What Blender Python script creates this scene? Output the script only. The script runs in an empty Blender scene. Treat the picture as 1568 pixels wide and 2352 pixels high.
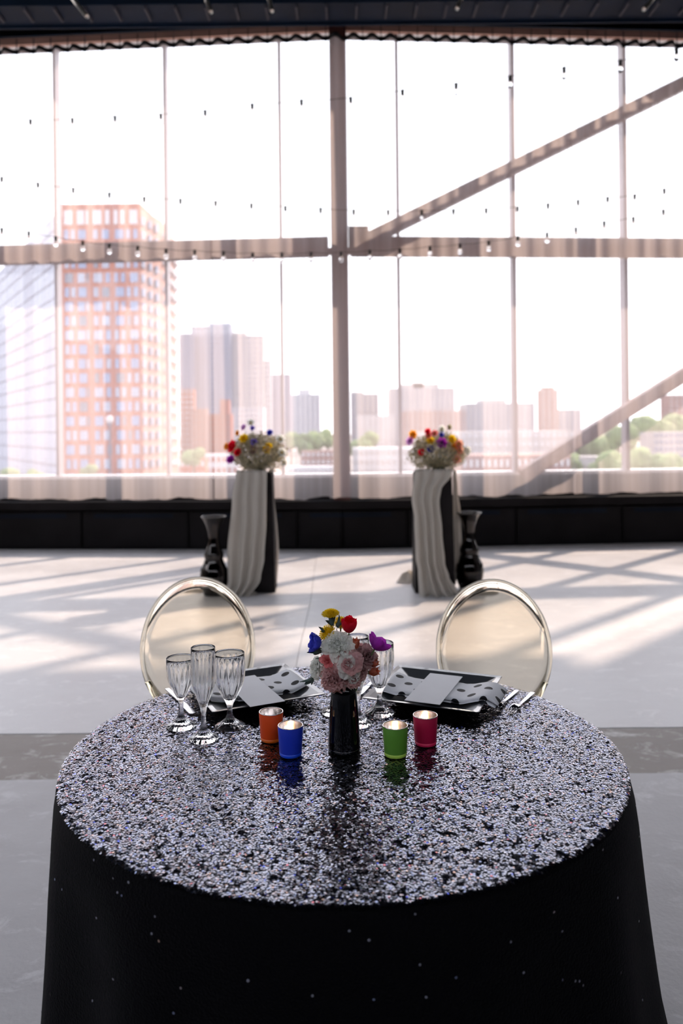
import bpy, math, random
import numpy as np
from mathutils import Vector, Matrix, Quaternion, noise as mnoise
sc = bpy.context.scene
C = sc.collection
PI = math.pi
R = math.radians
random.seed(7)
rng = np.random.default_rng(11)

# ------------------------------------------------------------------ camera
F, H, VX, VY, PHI = 1820.0, 1.476, 784.0, 985.0, 0.0105
cam = bpy.data.cameras.new('camera'); camo = bpy.data.objects.new('camera', cam); C.objects.link(camo)
cp, sp = math.cos(PHI), math.sin(PHI)
camo.matrix_world = Matrix(((cp, sp, 0, 0), (0, 0, -1, 0), (-sp, cp, 0, H), (0, 0, 0, 1)))
cam.sensor_fit = 'AUTO'; cam.sensor_width = 36.0
cam.lens = 36.0 * F / 2352.0
cam.shift_y = -(1176 - VY) / 2352.0
cam.clip_start = 0.05; cam.clip_end = 3000
cam.dof.use_dof = True; cam.dof.focus_distance = 1.80; cam.dof.aperture_fstop = 3.0
sc.camera = camo

# ------------------------------------------------------------------ world and sun
SKY = 2.7
w = bpy.data.worlds.new('hazy_sky'); sc.world = w; w.use_nodes = True
nt = w.node_tree; nt.nodes.clear()
wo = nt.nodes.new('ShaderNodeOutputWorld'); bg = nt.nodes.new('ShaderNodeBackground')
tcw = nt.nodes.new('ShaderNodeTexCoord'); sepw = nt.nodes.new('ShaderNodeSeparateXYZ'); rmp = nt.nodes.new('ShaderNodeValToRGB')
rmp.color_ramp.elements[0].position = 0.0; rmp.color_ramp.elements[0].color = (0.92, 0.90, 0.93, 1)
rmp.color_ramp.elements[1].position = 0.6; rmp.color_ramp.elements[1].color = (0.86, 0.89, 1.0, 1)
nt.links.new(tcw.outputs['Generated'], sepw.inputs[0]); nt.links.new(sepw.outputs['Z'], rmp.inputs[0])
nt.links.new(rmp.outputs[0], bg.inputs[0]); bg.inputs[1].default_value = SKY
nt.links.new(bg.outputs[0], wo.inputs[0])
AZ, EL = R(46), R(38.5)
sd = Vector((math.sin(AZ) * math.cos(EL), math.cos(AZ) * math.cos(EL), math.sin(EL)))
sl = bpy.data.lights.new('sun', 'SUN'); sl.energy = 6.2; sl.angle = R(1.1); sl.color = (1.0, 0.77, 0.60)
slo = bpy.data.objects.new('sun', sl); C.objects.link(slo); slo.rotation_euler = sd.to_track_quat('Z', 'Y').to_euler()
slo.location = sd * 60
# ------------------------------------------------------------------ exposure
sc.view_settings.view_transform = 'Standard'; sc.view_settings.look = 'None'
sc.view_settings.gamma = 1.0; sc.view_settings.use_curve_mapping = False
sc.view_settings.exposure = 0.45
cy = sc.cycles
cy.max_bounces = 28; cy.diffuse_bounces = 3; cy.glossy_bounces = 5; cy.transmission_bounces = 28
cy.transparent_max_bounces = 24; cy.caustics_reflective = False; cy.caustics_refractive = True
cy.sample_clamp_indirect = 6.0; cy.sample_clamp_direct = 0.0; cy.blur_glossy = 0.3

# ------------------------------------------------------------------ image <-> place helpers
def uv(px, py):
    dx, dy = px - VX, py - VY
    return dx * cp - dy * sp, dx * sp + dy * cp
def at(px, py, d):
    u, v = uv(px, py); return Vector((u / F * d, d, H - v / F * d))
def onz(px, py, z):
    u, v = uv(px, py); d = F * (H - z) / v; return Vector((u / F * d, d, z))
D0, KF = 10.06, 0.069
def W(x, off=0.0): return D0 + off + KF * abs(x)          # the window wall bends slightly back at the centre column
def wallp(px, py, off=0.0):
    u, v = uv(px, py); a = u / F; d = (D0 + off) / (1 - KF * abs(a)); return Vector((a * d, d, H - v / F * d))

# ------------------------------------------------------------------ tagging
def tag(o, label=None, cat=None, group=None, kind=None):
    if label: o['label'] = label
    if cat: o['category'] = cat
    if group: o['group'] = group
    if kind: o['kind'] = kind
    return o
def empty(name, loc=(0, 0, 0), rz=0.0, parent=None):
    o = bpy.data.objects.new(name, None); C.objects.link(o); o.location = loc; o.rotation_euler = (0, 0, rz)
    o.empty_display_size = 0.05
    if parent: o.parent = parent
    return o
def copy_tree(o, parent=None):
    c = o.copy(); C.objects.link(c); c.parent = parent
    for k in ('label',):
        pass
    for ch in list(o.children): copy_tree(ch, c)
    return c

# ------------------------------------------------------------------ mesh builder
class MB:
    def __init__(s): s.v = []; s.f = []; s.sm = []
    def add(s, vs, fs, smooth=False):
        b = len(s.v); s.v += [tuple(p) for p in vs]
        s.f += [tuple(i + b for i in f) for f in fs]; s.sm += [smooth] * len(fs); return s
    def box(s, a, b, top=None):
        x0, y0, z0 = a; x1, y1, z1 = b
        s.add([(x0, y0, z0), (x1, y0, z0), (x1, y1, z0), (x0, y1, z0), (x0, y0, z1), (x1, y0, z1), (x1, y1, z1), (x0, y1, z1)],
              [(3, 2, 1, 0), (4, 5, 6, 7), (0, 1, 5, 4), (1, 2, 6, 5), (2, 3, 7, 6), (3, 0, 4, 7)]); return s
    def hexa(s, p8):
        s.add(p8, [(3, 2, 1, 0), (4, 5, 6, 7), (0, 1, 5, 4), (1, 2, 6, 5), (2, 3, 7, 6), (3, 0, 4, 7)]); return s
    def bar(s, p, q, wdt, hgt, up=(0, 0, 1)):
        p, q, up = Vector(p), Vector(q), Vector(up); d = (q - p).normalized(); sd_ = d.cross(up).normalized() * wdt / 2; u2 = sd_.cross(d).normalized() * hgt / 2
        s.hexa([p - sd_ - u2, p + sd_ - u2, q + sd_ - u2, q - sd_ - u2, p - sd_ + u2, p + sd_ + u2, q + sd_ + u2, q - sd_ + u2]); return s
    def tube(s, pts, r, n=8, closed=False, sx=1.0):
        pts = [Vector(p) for p in pts]; m = len(pts); rs = r if isinstance(r, (list, tuple)) else [r] * m
        vs = []; ref = None
        for i, p in enumerate(pts):
            if closed: t = pts[(i + 1) % m] - pts[(i - 1) % m]
            else: t = pts[min(i + 1, m - 1)] - pts[max(i - 1, 0)]
            t.normalize()
            if ref is None:
                ref = Vector((0, 0, 1)) if abs(t.z) < 0.9 else Vector((1, 0, 0))
            a = (ref - t * ref.dot(t)).normalized(); ref = a; b = t.cross(a)
            for k in range(n):
                th = 2 * PI * k / n; vs.append(p + (a * math.cos(th) * sx + b * math.sin(th)) * rs[i])
        fs = []
        for i in range(m if closed else m - 1):
            j = (i + 1) % m
            for k in range(n): fs.append((i * n + k, j * n + k, j * n + (k + 1) % n, i * n + (k + 1) % n)[::-1])
        if not closed: fs.append(tuple(range(n))); fs.append(tuple(range((m - 1) * n, m * n))[::-1])
        s.add(vs, fs, True); return s
    def lathe(s, prof, n=32, c=(0, 0, 0), fn=None, cap=True, smooth=True):
        cx, cy_, cz = c; vs = []; m = len(prof)
        for i, (r, z) in enumerate(prof):
            for k in range(n):
                th = 2 * PI * k / n; rr = fn(r, z, th, i) if fn else r
                vs.append((cx + rr * math.cos(th), cy_ + rr * math.sin(th), cz + z))
        fs = [(i * n + k, i * n + (k + 1) % n, (i + 1) * n + (k + 1) % n, (i + 1) * n + k) for i in range(m - 1) for k in range(n)]
        if cap: fs.append(tuple(range(n))[::-1]); fs.append(tuple(range((m - 1) * n, m * n)))
        s.add(vs, fs, smooth); return s
    def grid(s, P, nu, nv, smooth=True):
        vs = [P(i / nu, j / nv) for j in range(nv + 1) for i in range(nu + 1)]
        fs = [(j * (nu + 1) + i, j * (nu + 1) + i + 1, (j + 1) * (nu + 1) + i + 1, (j + 1) * (nu + 1) + i) for j in range(nv) for i in range(nu)]
        s.add(vs, fs, smooth); return s
    def ball(s, c, r, nu=12, nv=8, sc_=(1, 1, 1), fn=None):
        vs = []; 
        for j in range(1, nv):
            ph = PI * j / nv
            for i in range(nu):
                th = 2 * PI * i / nu; d = Vector((math.sin(ph) * math.cos(th), math.sin(ph) * math.sin(th), math.cos(ph)))
                k = fn(d) if fn else 1.0
                vs.append((c[0] + d.x * r * k * sc_[0], c[1] + d.y * r * k * sc_[1], c[2] + d.z * r * k * sc_[2]))
        t = len(vs); vs.append((c[0], c[1], c[2] + r * sc_[2])); vs.append((c[0], c[1], c[2] - r * sc_[2]))
        fs = [(j * nu + i, (j + 1) * nu + i, (j + 1) * nu + (i + 1) % nu, j * nu + (i + 1) % nu) for j in range(nv - 2) for i in range(nu)]
        fs += [(t, i, (i + 1) % nu) for i in range(nu)] + [((nv - 2) * nu + (i + 1) % nu, (nv - 2) * nu + i, t + 1) for i in range(nu)]
        s.add(vs, fs, True); return s
    def prism(s, outline, z0, z1):
        n = len(outline); s.add([(x, y, z0) for x, y in outline] + [(x, y, z1) for x, y in outline],
              [tuple(range(n))[::-1], tuple(range(n, 2 * n))] + [(i, (i + 1) % n, n + (i + 1) % n, n + i) for i in range(n)]); return s
    def mesh(s, name):
        me = bpy.data.meshes.new(name); me.from_pydata(s.v, [], s.f)
        me.polygons.foreach_set('use_smooth', s.sm); me.update(); return me
    def build(s, name, m, parent=None, loc=None, bevel=0, solid=0, sub=0):
        me = s.mesh(name); me.materials.append(m); o = bpy.data.objects.new(name, me); C.objects.link(o)
        if parent: o.parent = parent
        if loc is not None: o.location = loc
        if solid: md = o.modifiers.new('solidify', 'SOLIDIFY'); md.thickness = solid; md.offset = 0
        if bevel: md = o.modifiers.new('bevel', 'BEVEL'); md.width = bevel; md.segments = 2; md.limit_method = 'ANGLE'
        if sub: md = o.modifiers.new('subdivision', 'SUBSURF'); md.levels = sub; md.render_levels = sub
        return o
def inst(src, parent=None, loc=None, rot=None, scale=None):
    o = src.copy(); C.objects.link(o); o.parent = parent
    if loc is not None: o.location = loc
    if rot is not None: o.rotation_euler = rot
    if scale is not None: o.scale = scale
    return o

# ------------------------------------------------------------------ materials
def mat(name, col=(0.5, 0.5, 0.5), rough=0.5, metal=0.0, vary=0.0, vscale=20.0, bump=0.0, bscale=40.0, spec=0.5, trans=0.0, ior=1.45, coat=0.0,
        emit=None, estr=0.0, stretch=(1, 1, 1), sub=0.0, col2=None, sheen=0.0):
    m = bpy.data.materials.new(name); m.use_nodes = True; n = m.node_tree.nodes; l = m.node_tree.links; b = n['Principled BSDF']
    b.inputs['Base Color'].default_value = (*col, 1); b.inputs['Roughness'].default_value = rough; b.inputs['Metallic'].default_value = metal
    b.inputs['Specular IOR Level'].default_value = spec; b.inputs['Transmission Weight'].default_value = trans; b.inputs['IOR'].default_value = ior
    b.inputs['Coat Weight'].default_value = coat; b.inputs['Sheen Weight'].default_value = sheen
    if sub: b.inputs['Subsurface Weight'].default_value = sub; b.inputs['Subsurface Radius'].default_value = (0.01, 0.006, 0.004)
    if emit: b.inputs['Emission Color'].default_value = (*emit, 1); b.inputs['Emission Strength'].default_value = estr
    if vary or bump or col2:
        tc = n.new('ShaderNodeTexCoord'); mp = n.new('ShaderNodeMapping'); mp.inputs['Scale'].default_value = stretch
        l.new(tc.outputs['Object'], mp.inputs[0])
    if vary or col2:
        nz = n.new('ShaderNodeTexNoise'); nz.inputs['Scale'].default_value = vscale; nz.inputs['Detail'].default_value = 5
        l.new(mp.outputs[0], nz.inputs[0]); rp = n.new('ShaderNodeValToRGB')
        c2 = col2 or tuple(min(1, c * (1 + vary)) for c in col); c1 = col if col2 else tuple(c * (1 - vary) for c in col)
        rp.color_ramp.elements[0].position = 0.35; rp.color_ramp.elements[1].position = 0.65
        rp.color_ramp.elements[0].color = (*c1, 1); rp.color_ramp.elements[1].color = (*c2, 1)
        l.new(nz.outputs[0], rp.inputs[0]); l.new(rp.outputs[0], b.inputs['Base Color'])
    if bump:
        nb = n.new('ShaderNodeTexNoise'); nb.inputs['Scale'].default_value = bscale; nb.inputs['Detail'].default_value = 6
        l.new(mp.outputs[0], nb.inputs[0]); bp = n.new('ShaderNodeBump'); bp.inputs['Strength'].default_value = bump; bp.inputs['Distance'].default_value = 0.01
        l.new(nb.outputs[0], bp.inputs['Height']); l.new(bp.outputs[0], b.inputs['Normal'])
    return m
def concrete(name, c1, c2, c3, rough=0.42):
    m = bpy.data.materials.new(name); m.use_nodes = True; n = m.node_tree.nodes; l = m.node_tree.links; b = n['Principled BSDF']
    tc = n.new('ShaderNodeTexCoord')
    a = n.new('ShaderNodeTexNoise'); a.inputs['Scale'].default_value = 1.3; a.inputs['Detail'].default_value = 9; a.inputs['Roughness'].default_value = 0.62
    mp = n.new('ShaderNodeMapping'); mp.inputs['Scale'].default_value = (1, 1.5, 1); l.new(tc.outputs['Object'], mp.inputs[0]); l.new(mp.outputs[0], a.inputs[0])
    r = n.new('ShaderNodeValToRGB'); r.color_ramp.elements[0].position = 0.3; r.color_ramp.elements[0].color = (*c1, 1); r.color_ramp.elements[1].position = 0.62; r.color_ramp.elements[1].color = (*c2, 1)
    l.new(a.outputs[0], r.inputs[0])
    q = n.new('ShaderNodeTexNoise'); q.inputs['Scale'].default_value = 5.5; q.inputs['Detail'].default_value = 10; q.inputs['Roughness'].default_value = 0.7; q.inputs['Distortion'].default_value = 0.6
    l.new(mp.outputs[0], q.inputs[0]); rq = n.new('ShaderNodeValToRGB'); rq.color_ramp.elements[0].position = 0.54; rq.color_ramp.elements[1].position = 0.66
    l.new(q.outputs[0], rq.inputs[0]); mx = n.new('ShaderNodeMixRGB'); mx.inputs[2].default_value = (*c3, 1); l.new(rq.outputs[0], mx.inputs[0]); l.new(r.outputs[0], mx.inputs[1])
    l.new(mx.outputs[0], b.inputs['Base Color'])
    rr = n.new('ShaderNodeMapRange'); rr.inputs['To Min'].default_value = rough - 0.08; rr.inputs['To Max'].default_value = rough + 0.1; l.new(a.outputs[0], rr.inputs[0]); l.new(rr.outputs[0], b.inputs['Roughness'])
    f = n.new('ShaderNodeTexNoise'); f.inputs['Scale'].default_value = 60; f.inputs['Detail'].default_value = 6; l.new(tc.outputs['Object'], f.inputs[0])
    ad = n.new('ShaderNodeMath'); ad.operation = 'ADD'; l.new(f.outputs[0], ad.inputs[0]); l.new(q.outputs[0], ad.inputs[1])
    bp = n.new('ShaderNodeBump'); bp.inputs['Strength'].default_value = 0.18; bp.inputs['Distance'].default_value = 0.006; l.new(ad.outputs[0], bp.inputs['Height']); l.new(bp.outputs[0], b.inputs['Normal'])
    b.inputs['Specular IOR Level'].default_value = 0.5
    return m
def sheer(name, col, dens, transl=0.6, var=0.3, hem=None):
    m = bpy.data.materials.new(name); m.use_nodes = True; n = m.node_tree.nodes; l = m.node_tree.links; n.clear()
    o = n.new('ShaderNodeOutputMaterial'); tp = n.new('ShaderNodeBsdfTransparent'); tl = n.new('ShaderNodeBsdfTranslucent'); df = n.new('ShaderNodeBsdfDiffuse')
    tl.inputs[0].default_value = (*col, 1); df.inputs[0].default_value = (*col, 1)
    m1 = n.new('ShaderNodeMixShader'); m1.inputs[0].default_value = transl; l.new(df.outputs[0], m1.inputs[1]); l.new(tl.outputs[0], m1.inputs[2])
    m2 = n.new('ShaderNodeMixShader'); l.new(tp.outputs[0], m2.inputs[1]); l.new(m1.outputs[0], m2.inputs[2]); l.new(m2.outputs[0], o.inputs[0])
    tc = n.new('ShaderNodeTexCoord'); mp = n.new('ShaderNodeMapping'); mp.inputs['Scale'].default_value = (9, 9, 0.12); l.new(tc.outputs['Object'], mp.inputs[0])
    nz = n.new('ShaderNodeTexNoise'); nz.inputs['Scale'].default_value = 1.6; nz.inputs['Detail'].default_value = 5; l.new(mp.outputs[0], nz.inputs[0])
    r = n.new('ShaderNodeMapRange'); r.inputs['From Min'].default_value = 0.35; r.inputs['From Max'].default_value = 0.75
    r.inputs['To Min'].default_value = dens * (1 - var); r.inputs['To Max'].default_value = dens * (1 + var * 1.6); l.new(nz.outputs[0], r.inputs[0]); l.new(r.outputs[0], m2.inputs[0])
    return m
def window_glass():
    m = bpy.data.materials.new('window_glass'); m.use_nodes = True; n = m.node_tree.nodes; l = m.node_tree.links; n.clear()
    o = n.new('ShaderNodeOutputMaterial'); tp = n.new('ShaderNodeBsdfTransparent'); tp.inputs[0].default_value = (0.97, 0.98, 0.98, 1); g = n.new('ShaderNodeBsdfGlossy'); g.inputs['Roughness'].default_value = 0.02
    mx = n.new('ShaderNodeMixShader'); mx.inputs[0].default_value = 0.05; l.new(tp.outputs[0], mx.inputs[1]); l.new(g.outputs[0], mx.inputs[2]); l.new(mx.outputs[0], o.inputs[0]); return m
def clear_glass(name, col=(1, 1, 1), ior=1.5, rough=0.0):
    m = bpy.data.materials.new(name); m.use_nodes = True; n = m.node_tree.nodes; l = m.node_tree.links; n.clear()
    o = n.new('ShaderNodeOutputMaterial'); g = n.new('ShaderNodeBsdfGlass'); g.inputs['Color'].default_value = (*col, 1); g.inputs['Roughness'].default_value = rough; g.inputs['IOR'].default_value = ior
    l.new(g.outputs[0], o.inputs[0]); return m
def dotted(name):
    m = bpy.data.materials.new(name); m.use_nodes = True; n = m.node_tree.nodes; l = m.node_tree.links; b = n['Principled BSDF']
    tc = n.new('ShaderNodeTexCoord'); sx = n.new('ShaderNodeSeparateXYZ'); l.new(tc.outputs['UV'], sx.inputs[0])
    def mth(op, a, bb=None):
        k = n.new('ShaderNodeMath'); k.operation = op
        for i, q in enumerate((a, bb)):
            if q is None: continue
            if isinstance(q, (int, float)): k.inputs[i].default_value = q
            else: l.new(q, k.inputs[i])
        return k.outputs[0]
    P = 0.072
    def lattice(ox, oy):
        fx = mth('SUBTRACT', mth('FRACT', mth('ADD', mth('DIVIDE', sx.outputs['X'], P), ox)), 0.5)
        fy = mth('SUBTRACT', mth('FRACT', mth('ADD', mth('DIVIDE', sx.outputs['Y'], P * 1.0), oy)), 0.5)
        fy = mth('MULTIPLY', fy, 1.0)
        return mth('LESS_THAN', mth('SQRT', mth('ADD', mth('MULTIPLY', fx, fx), mth('MULTIPLY', fy, fy))), 0.155)
    d = mth('MAXIMUM', lattice(0, 0), lattice(0.5, 0.5))
    mx = n.new('ShaderNodeMixRGB'); mx.inputs[1].default_value = (0.86, 0.86, 0.90, 1); mx.inputs[2].default_value = (0.012, 0.012, 0.016, 1); l.new(d, mx.inputs[0])
    l.new(mx.outputs[0], b.inputs['Base Color']); b.inputs['Roughness'].default_value = 0.6; b.inputs['Specular IOR Level'].default_value = 0.15
    return m
def sequin_mat():
    m = bpy.data.materials.new('sequin'); m.use_nodes = True; n = m.node_tree.nodes; l = m.node_tree.links; b = n['Principled BSDF']
    a = n.new('ShaderNodeAttribute'); a.attribute_name = 'tint'; l.new(a.outputs['Color'], b.inputs['Base Color'])
    b.inputs['Metallic'].default_value = 1.0; b.inputs['Roughness'].default_value = 0.16; return m

M = {}
M['steel'] = mat('oxide_painted_steel', (0.10, 0.035, 0.03), 0.5, vary=0.15, vscale=3)
M['mullion'] = mat('aluminium_mullion', (0.24, 0.21, 0.23), 0.4, metal=0.2, vary=0.05)
M['sill'] = mat('white_sill', (0.75, 0.75, 0.78), 0.4, vary=0.03)
M['dado'] = mat('charcoal_wall_paint', (0.010, 0.009, 0.010), 0.6, spec=0.06, vary=0.2, vscale=2, bump=0.05)
M['dark'] = mat('dark_room_paint', (0.004, 0.005, 0.009), 0.8, spec=.08, vary=0.2, vscale=2)
M['side'] = mat('grey_side_wall_paint', (0.22, 0.215, 0.22), 0.8, vary=0.05, vscale=1)
M['navy'] = mat('navy_steel_paint', (0.003, 0.009, 0.022), 0.6, spec=.12, vary=0.2, vscale=2)
M['rib'] = mat('grey_rib_paint', (0.045, 0.045, 0.06), 0.6, spec=.2, vary=0.2, vscale=3)
M['metal'] = mat('brushed_metal', (0.6, 0.57, 0.53), 0.3, metal=0.9, vary=0.05)
M['glasspane'] = window_glass()
M['sheer'] = sheer('sheer_curtain', (0.98, 0.865, 0.86), 0.30, 0.7, 0.10)
M['heading'] = mat('black_heading_tape', (0.006, 0.006, 0.008), 0.8, vary=0.2)
M['conc'] = concrete('pale_concrete', (0.56, 0.55, 0.575), (0.66, 0.65, 0.67), (0.74, 0.73, 0.75), 0.33)
M['conc2'] = concrete('brown_concrete', (0.20, 0.165, 0.145), (0.30, 0.26, 0.235), (0.62, 0.60, 0.59), 0.5)
M['conc_shade'] = concrete('shade_darkened_concrete', (0.40, 0.39, 0.41), (0.52, 0.51, 0.525), (0.60, 0.59, 0.61), 0.42)  # near slab: darker concrete, light falloff toward the camera put into the colour
M['joint'] = mat('dark_joint', (0.05, 0.045, 0.04), 0.9, vary=0.3)
M['cloth'] = mat('black_sequin_backing', (0.0012, 0.0012, 0.002), 0.6, bump=0.4, bscale=260, spec=0.06, vary=0.2, vscale=200)
M['sequin'] = sequin_mat()
M['wood'] = mat('plywood', (0.35, 0.24, 0.14), 0.6, vary=0.2, vscale=6, stretch=(1, 8, 1))
M['plate'] = mat('black_lacquer', (0.03, 0.034, 0.04), 0.32, vary=0.1, vscale=60, coat=1.0, spec=1.0, stretch=(1, 12, 1))
M['napkin'] = dotted('dotted_napkin')
M['card'] = mat('white_card', (0.80, 0.80, 0.84), 0.55, vary=0.01)
M['steelware'] = mat('polished_steel', (0.72, 0.72, 0.74), 0.12, metal=1.0, vary=0.02)
M['crystal'] = clear_glass('crystal', (1.0, 1.0, 1.0), 1.46)
M['ghost'] = clear_glass('champagne_polycarbonate', (0.97, 0.935, 0.86), 1.35)
M['ghostrim'] = clear_glass('champagne_polycarbonate_rim', (0.95, 0.93, 0.86), 1.42)
M['vase'] = mat('black_glazed_glass', (0.002, 0.002, 0.003), 0.06, spec=0.35, vary=0.1)
M['silver'] = mat('mirror_lining', (0.80, 0.76, 0.74), 0.22, metal=1.0, vary=0.06, vscale=60, stretch=(1, 1, 0.1))
M['wax'] = mat('white_wax', (0.85, 0.80, 0.72), 0.5, sub=0.3, vary=0.02)
M['flame'] = mat('candle_flame', (1, 0.7, 0.3), 0.5, emit=(1.0, 0.62, 0.28), estr=14.0, vary=0.01)
M['wick'] = mat('wick', (0.02, 0.015, 0.01), 0.9, vary=0.1)
M['stem'] = mat('green_stem', (0.10, 0.16, 0.05), 0.6, vary=0.2, vscale=60)
M['leaf'] = mat('dusty_leaf', (0.07, 0.10, 0.09), 0.6, vary=0.25, vscale=60)
M['plinth'] = mat('black_plinth_paint', (0.014, 0.012, 0.013), 0.6, spec=0.1, vary=0.15, vscale=5)
M['bulb'] = clear_glass('bulb_glass', (1, 1, 1), 1.25)
M['cable'] = mat('black_cable', (0.01, 0.01, 0.01), 0.6, vary=0.1)
def petal_mat(name, c, c2=None, transl=0.55):
    m = bpy.data.materials.new(name); m.use_nodes = True; n = m.node_tree.nodes; l = m.node_tree.links; n.clear()
    o = n.new('ShaderNodeOutputMaterial'); tl = n.new('ShaderNodeBsdfTranslucent'); df = n.new('ShaderNodeBsdfPrincipled'); df.inputs['Roughness'].default_value = 0.55
    tc = n.new('ShaderNodeTexCoord'); nz = n.new('ShaderNodeTexNoise'); nz.inputs['Scale'].default_value = 90; nz.inputs['Detail'].default_value = 4; l.new(tc.outputs['Object'], nz.inputs[0])
    rp = n.new('ShaderNodeValToRGB'); rp.color_ramp.elements[0].position = 0.3; rp.color_ramp.elements[1].position = 0.7
    rp.color_ramp.elements[0].color = (*c, 1); rp.color_ramp.elements[1].color = (*(c2 or tuple(min(1, k * 1.25) for k in c)), 1); l.new(nz.outputs[0], rp.inputs[0])
    l.new(rp.outputs[0], tl.inputs[0]); l.new(rp.outputs[0], df.inputs['Base Color'])
    m1 = n.new('ShaderNodeMixShader'); m1.inputs[0].default_value = transl; l.new(df.outputs[0], m1.inputs[1]); l.new(tl.outputs[0], m1.inputs[2]); l.new(m1.outputs[0], o.inputs[0])
    return m
PM = {'red': petal_mat('red_petal', (0.80, 0.004, 0.03), (0.95, 0.012, 0.05)), 'purple': petal_mat('magenta_petal', (0.42, 0.02, 0.50), (0.60, 0.06, 0.62)),
      'blue': petal_mat('blue_petal', (0.05, 0.06, 0.55), (0.10, 0.12, 0.75)), 'yellow': petal_mat('yellow_petal', (0.92, 0.62, 0.01), (1.0, 0.78, 0.03)),
      'white': petal_mat('white_petal', (0.90, 0.90, 0.84), (0.97, 0.97, 0.94)), 'pink': petal_mat('pink_petal', (0.72, 0.40, 0.40), (0.86, 0.60, 0.60)),
      'rose': petal_mat('rose_petal', (0.70, 0.16, 0.18), (0.80, 0.30, 0.30)), 'mauve': petal_mat('mauve_petal', (0.42, 0.24, 0.25), (0.60, 0.38, 0.38)),
      'coral': petal_mat('coral_petal', (0.55, 0.13, 0.08), (0.80, 0.30, 0.18)), 'peach': petal_mat('peach_petal', (0.85, 0.42, 0.30), (0.95, 0.62, 0.48)),
      'lilac': petal_mat('lilac_petal', (0.72, 0.38, 0.75), (0.85, 0.55, 0.88)), 'cream': petal_mat('cream_floret', (0.46, 0.41, 0.27), (0.76, 0.71, 0.54)),
      'black': petal_mat('black_flower_centre', (0.008, 0.006, 0.015), None, 0.1), 'violet': petal_mat('violet_petal', (0.18, 0.10, 0.60), (0.28, 0.20, 0.80)),
      'orange': petal_mat('orange_petal', (0.85, 0.38, 0.02), (0.95, 0.50, 0.05))}

# ================================================================== THE SETTING
XL, XR, YB, ZC = -9.2, 7.4, -4.5, 6.95
# ---- floor: slabs with joints
def slab(name, m, poly, z=0.0, th=0.04):
    b = MB(); b.prism(poly, z - th, z); return b.build(name, m, floor_o)
fb = MB(); fb.box((XL, YB, -0.30), (XR, W(XR, .4), -0.04)); floor_o = fb.build('floor', M['joint'])
tag(floor_o, 'pale polished concrete floor with a brown strip between two cracked joints', 'floor', kind='structure')
def jag(xa, xb, y, amp, seed, n=60, slope=0.0):
    out = []
    for i in range(n + 1):
        x = xa + (xb - xa) * i / n
        out.append((x, y + slope * x + amp * mnoise.noise(Vector((x * 2.3, seed, 0))) + amp * 0.5 * mnoise.noise(Vector((x * 9, seed, 3)))))
    return out
J1 = jag(XL, XR, 3.365, 0.010, 1.0); J1b = jag(XL, XR, 3.371, 0.010, 1.0); J2 = jag(XL, XR, 3.875, 0.014, 5.0); J2b = jag(XL, XR, 3.881, 0.014, 5.0)
slab('concrete_slab', M['conc_shade'], [(XL, YB), (XR, YB)] + J1[::-1])
tag(slab('concrete_strip', M['conc2'], J1b + J2[::-1], z=-0.002), 'brown worn concrete strip between the joints')
crack = [(-0.285 + 0.025 * mnoise.noise(Vector((0, t * 3, 2))) - 0.02 * t, 3.881 + (6.2) * t) for t in np.linspace(0, 1, 40)]
crack[0] = (-0.285, 3.88); 
near = [p for p in J2b if p[0] < -0.29]; far = [p for p in J2b if p[0] > -0.28]
slab('concrete_slab', M['conc'], near + crack + [(XL, W(XL, .3))])
slab('concrete_slab', M['conc'], [(x + 0.0035, y) for x, y in crack[::-1]] + far + [(XR, W(XR, .3))] )

# ---- walls
def wallbox(name, a, b, m, label):
    k = MB(); k.box(a, b); o = k.build(name, m); tag(o, label, 'wall', kind='structure'); return o
wallbox('wall_left', (XL - .2, YB, 0), (XL, W(XL), 4.0), M['side'], 'grey left side wall of the hall')
wallbox('wall_right', (XR, YB, 0), (XR + .2, W(XR), ZC), M['side'], 'grey right side wall of the hall')
wallbox('wall_front', (XL, YB - .2, 0), (XR, YB, 4.5), M['dark'], 'dark wall behind the table')
w3 = tag(empty('fill_window_left', (XL - .1, 0, 0)), 'unseen row of high windows added in the left side wall for fill light', 'window', kind='structure')  # out of view, added to let in soft fill daylight
w4 = tag(empty('fill_window_rear', (0, YB - .1, 0)), 'unseen row of high windows added behind the camera for fill light', 'window', kind='structure')  # also added out of view, its daylight fills the bouquet front
for i in range(9):
    y = YB + (W(XL) - YB) * i / 8; k = MB(); k.box((-.1, y - .04, 4.0), (.1, y + .04, ZC)); k.build('mullion', M['mullion'], w3)
    if i < 8: k = MB(); k.box((-.01, y + .05, 4.06), (.01, y + (W(XL) - YB) / 8 - .05, ZC)); k.build('pane', M['glasspane'], w3)
    x = XL + (XR - XL) * i / 8; k = MB(); k.box((x - .04, -.1, 4.5), (x + .04, .1, ZC)); k.build('mullion', M['mullion'], w4)
    if i < 8: k = MB(); k.box((x + .05, -.01, 4.56), (x + (XR - XL) / 8 - .05, .01, ZC)); k.build('pane', M['glasspane'], w4)
k = MB(); k.box((-.1, YB, 4.0), (.1, W(XL), 4.06)); k.build('sill', M['sill'], w3); k = MB(); k.box((XL, -.1, 4.5), (XR, .1, 4.56)); k.build('sill', M['sill'], w4)
def strip(b, x0, x1, o0, o1, z0, z1):     # a prismatic strip following the bent wall
    xs = [x0] + ([0.0] if x0 < 0 < x1 else []) + [x1]
    for p, q in zip(xs[:-1], xs[1:]):
        b.hexa([(p, W(p, o0), z0), (q, W(q, o0), z0), (q, W(q, o1), z0), (p, W(p, o1), z0), (p, W(p, o0), z1), (q, W(q, o0), z1), (q, W(q, o1), z1), (p, W(p, o1), z1)])
    return b
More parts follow.
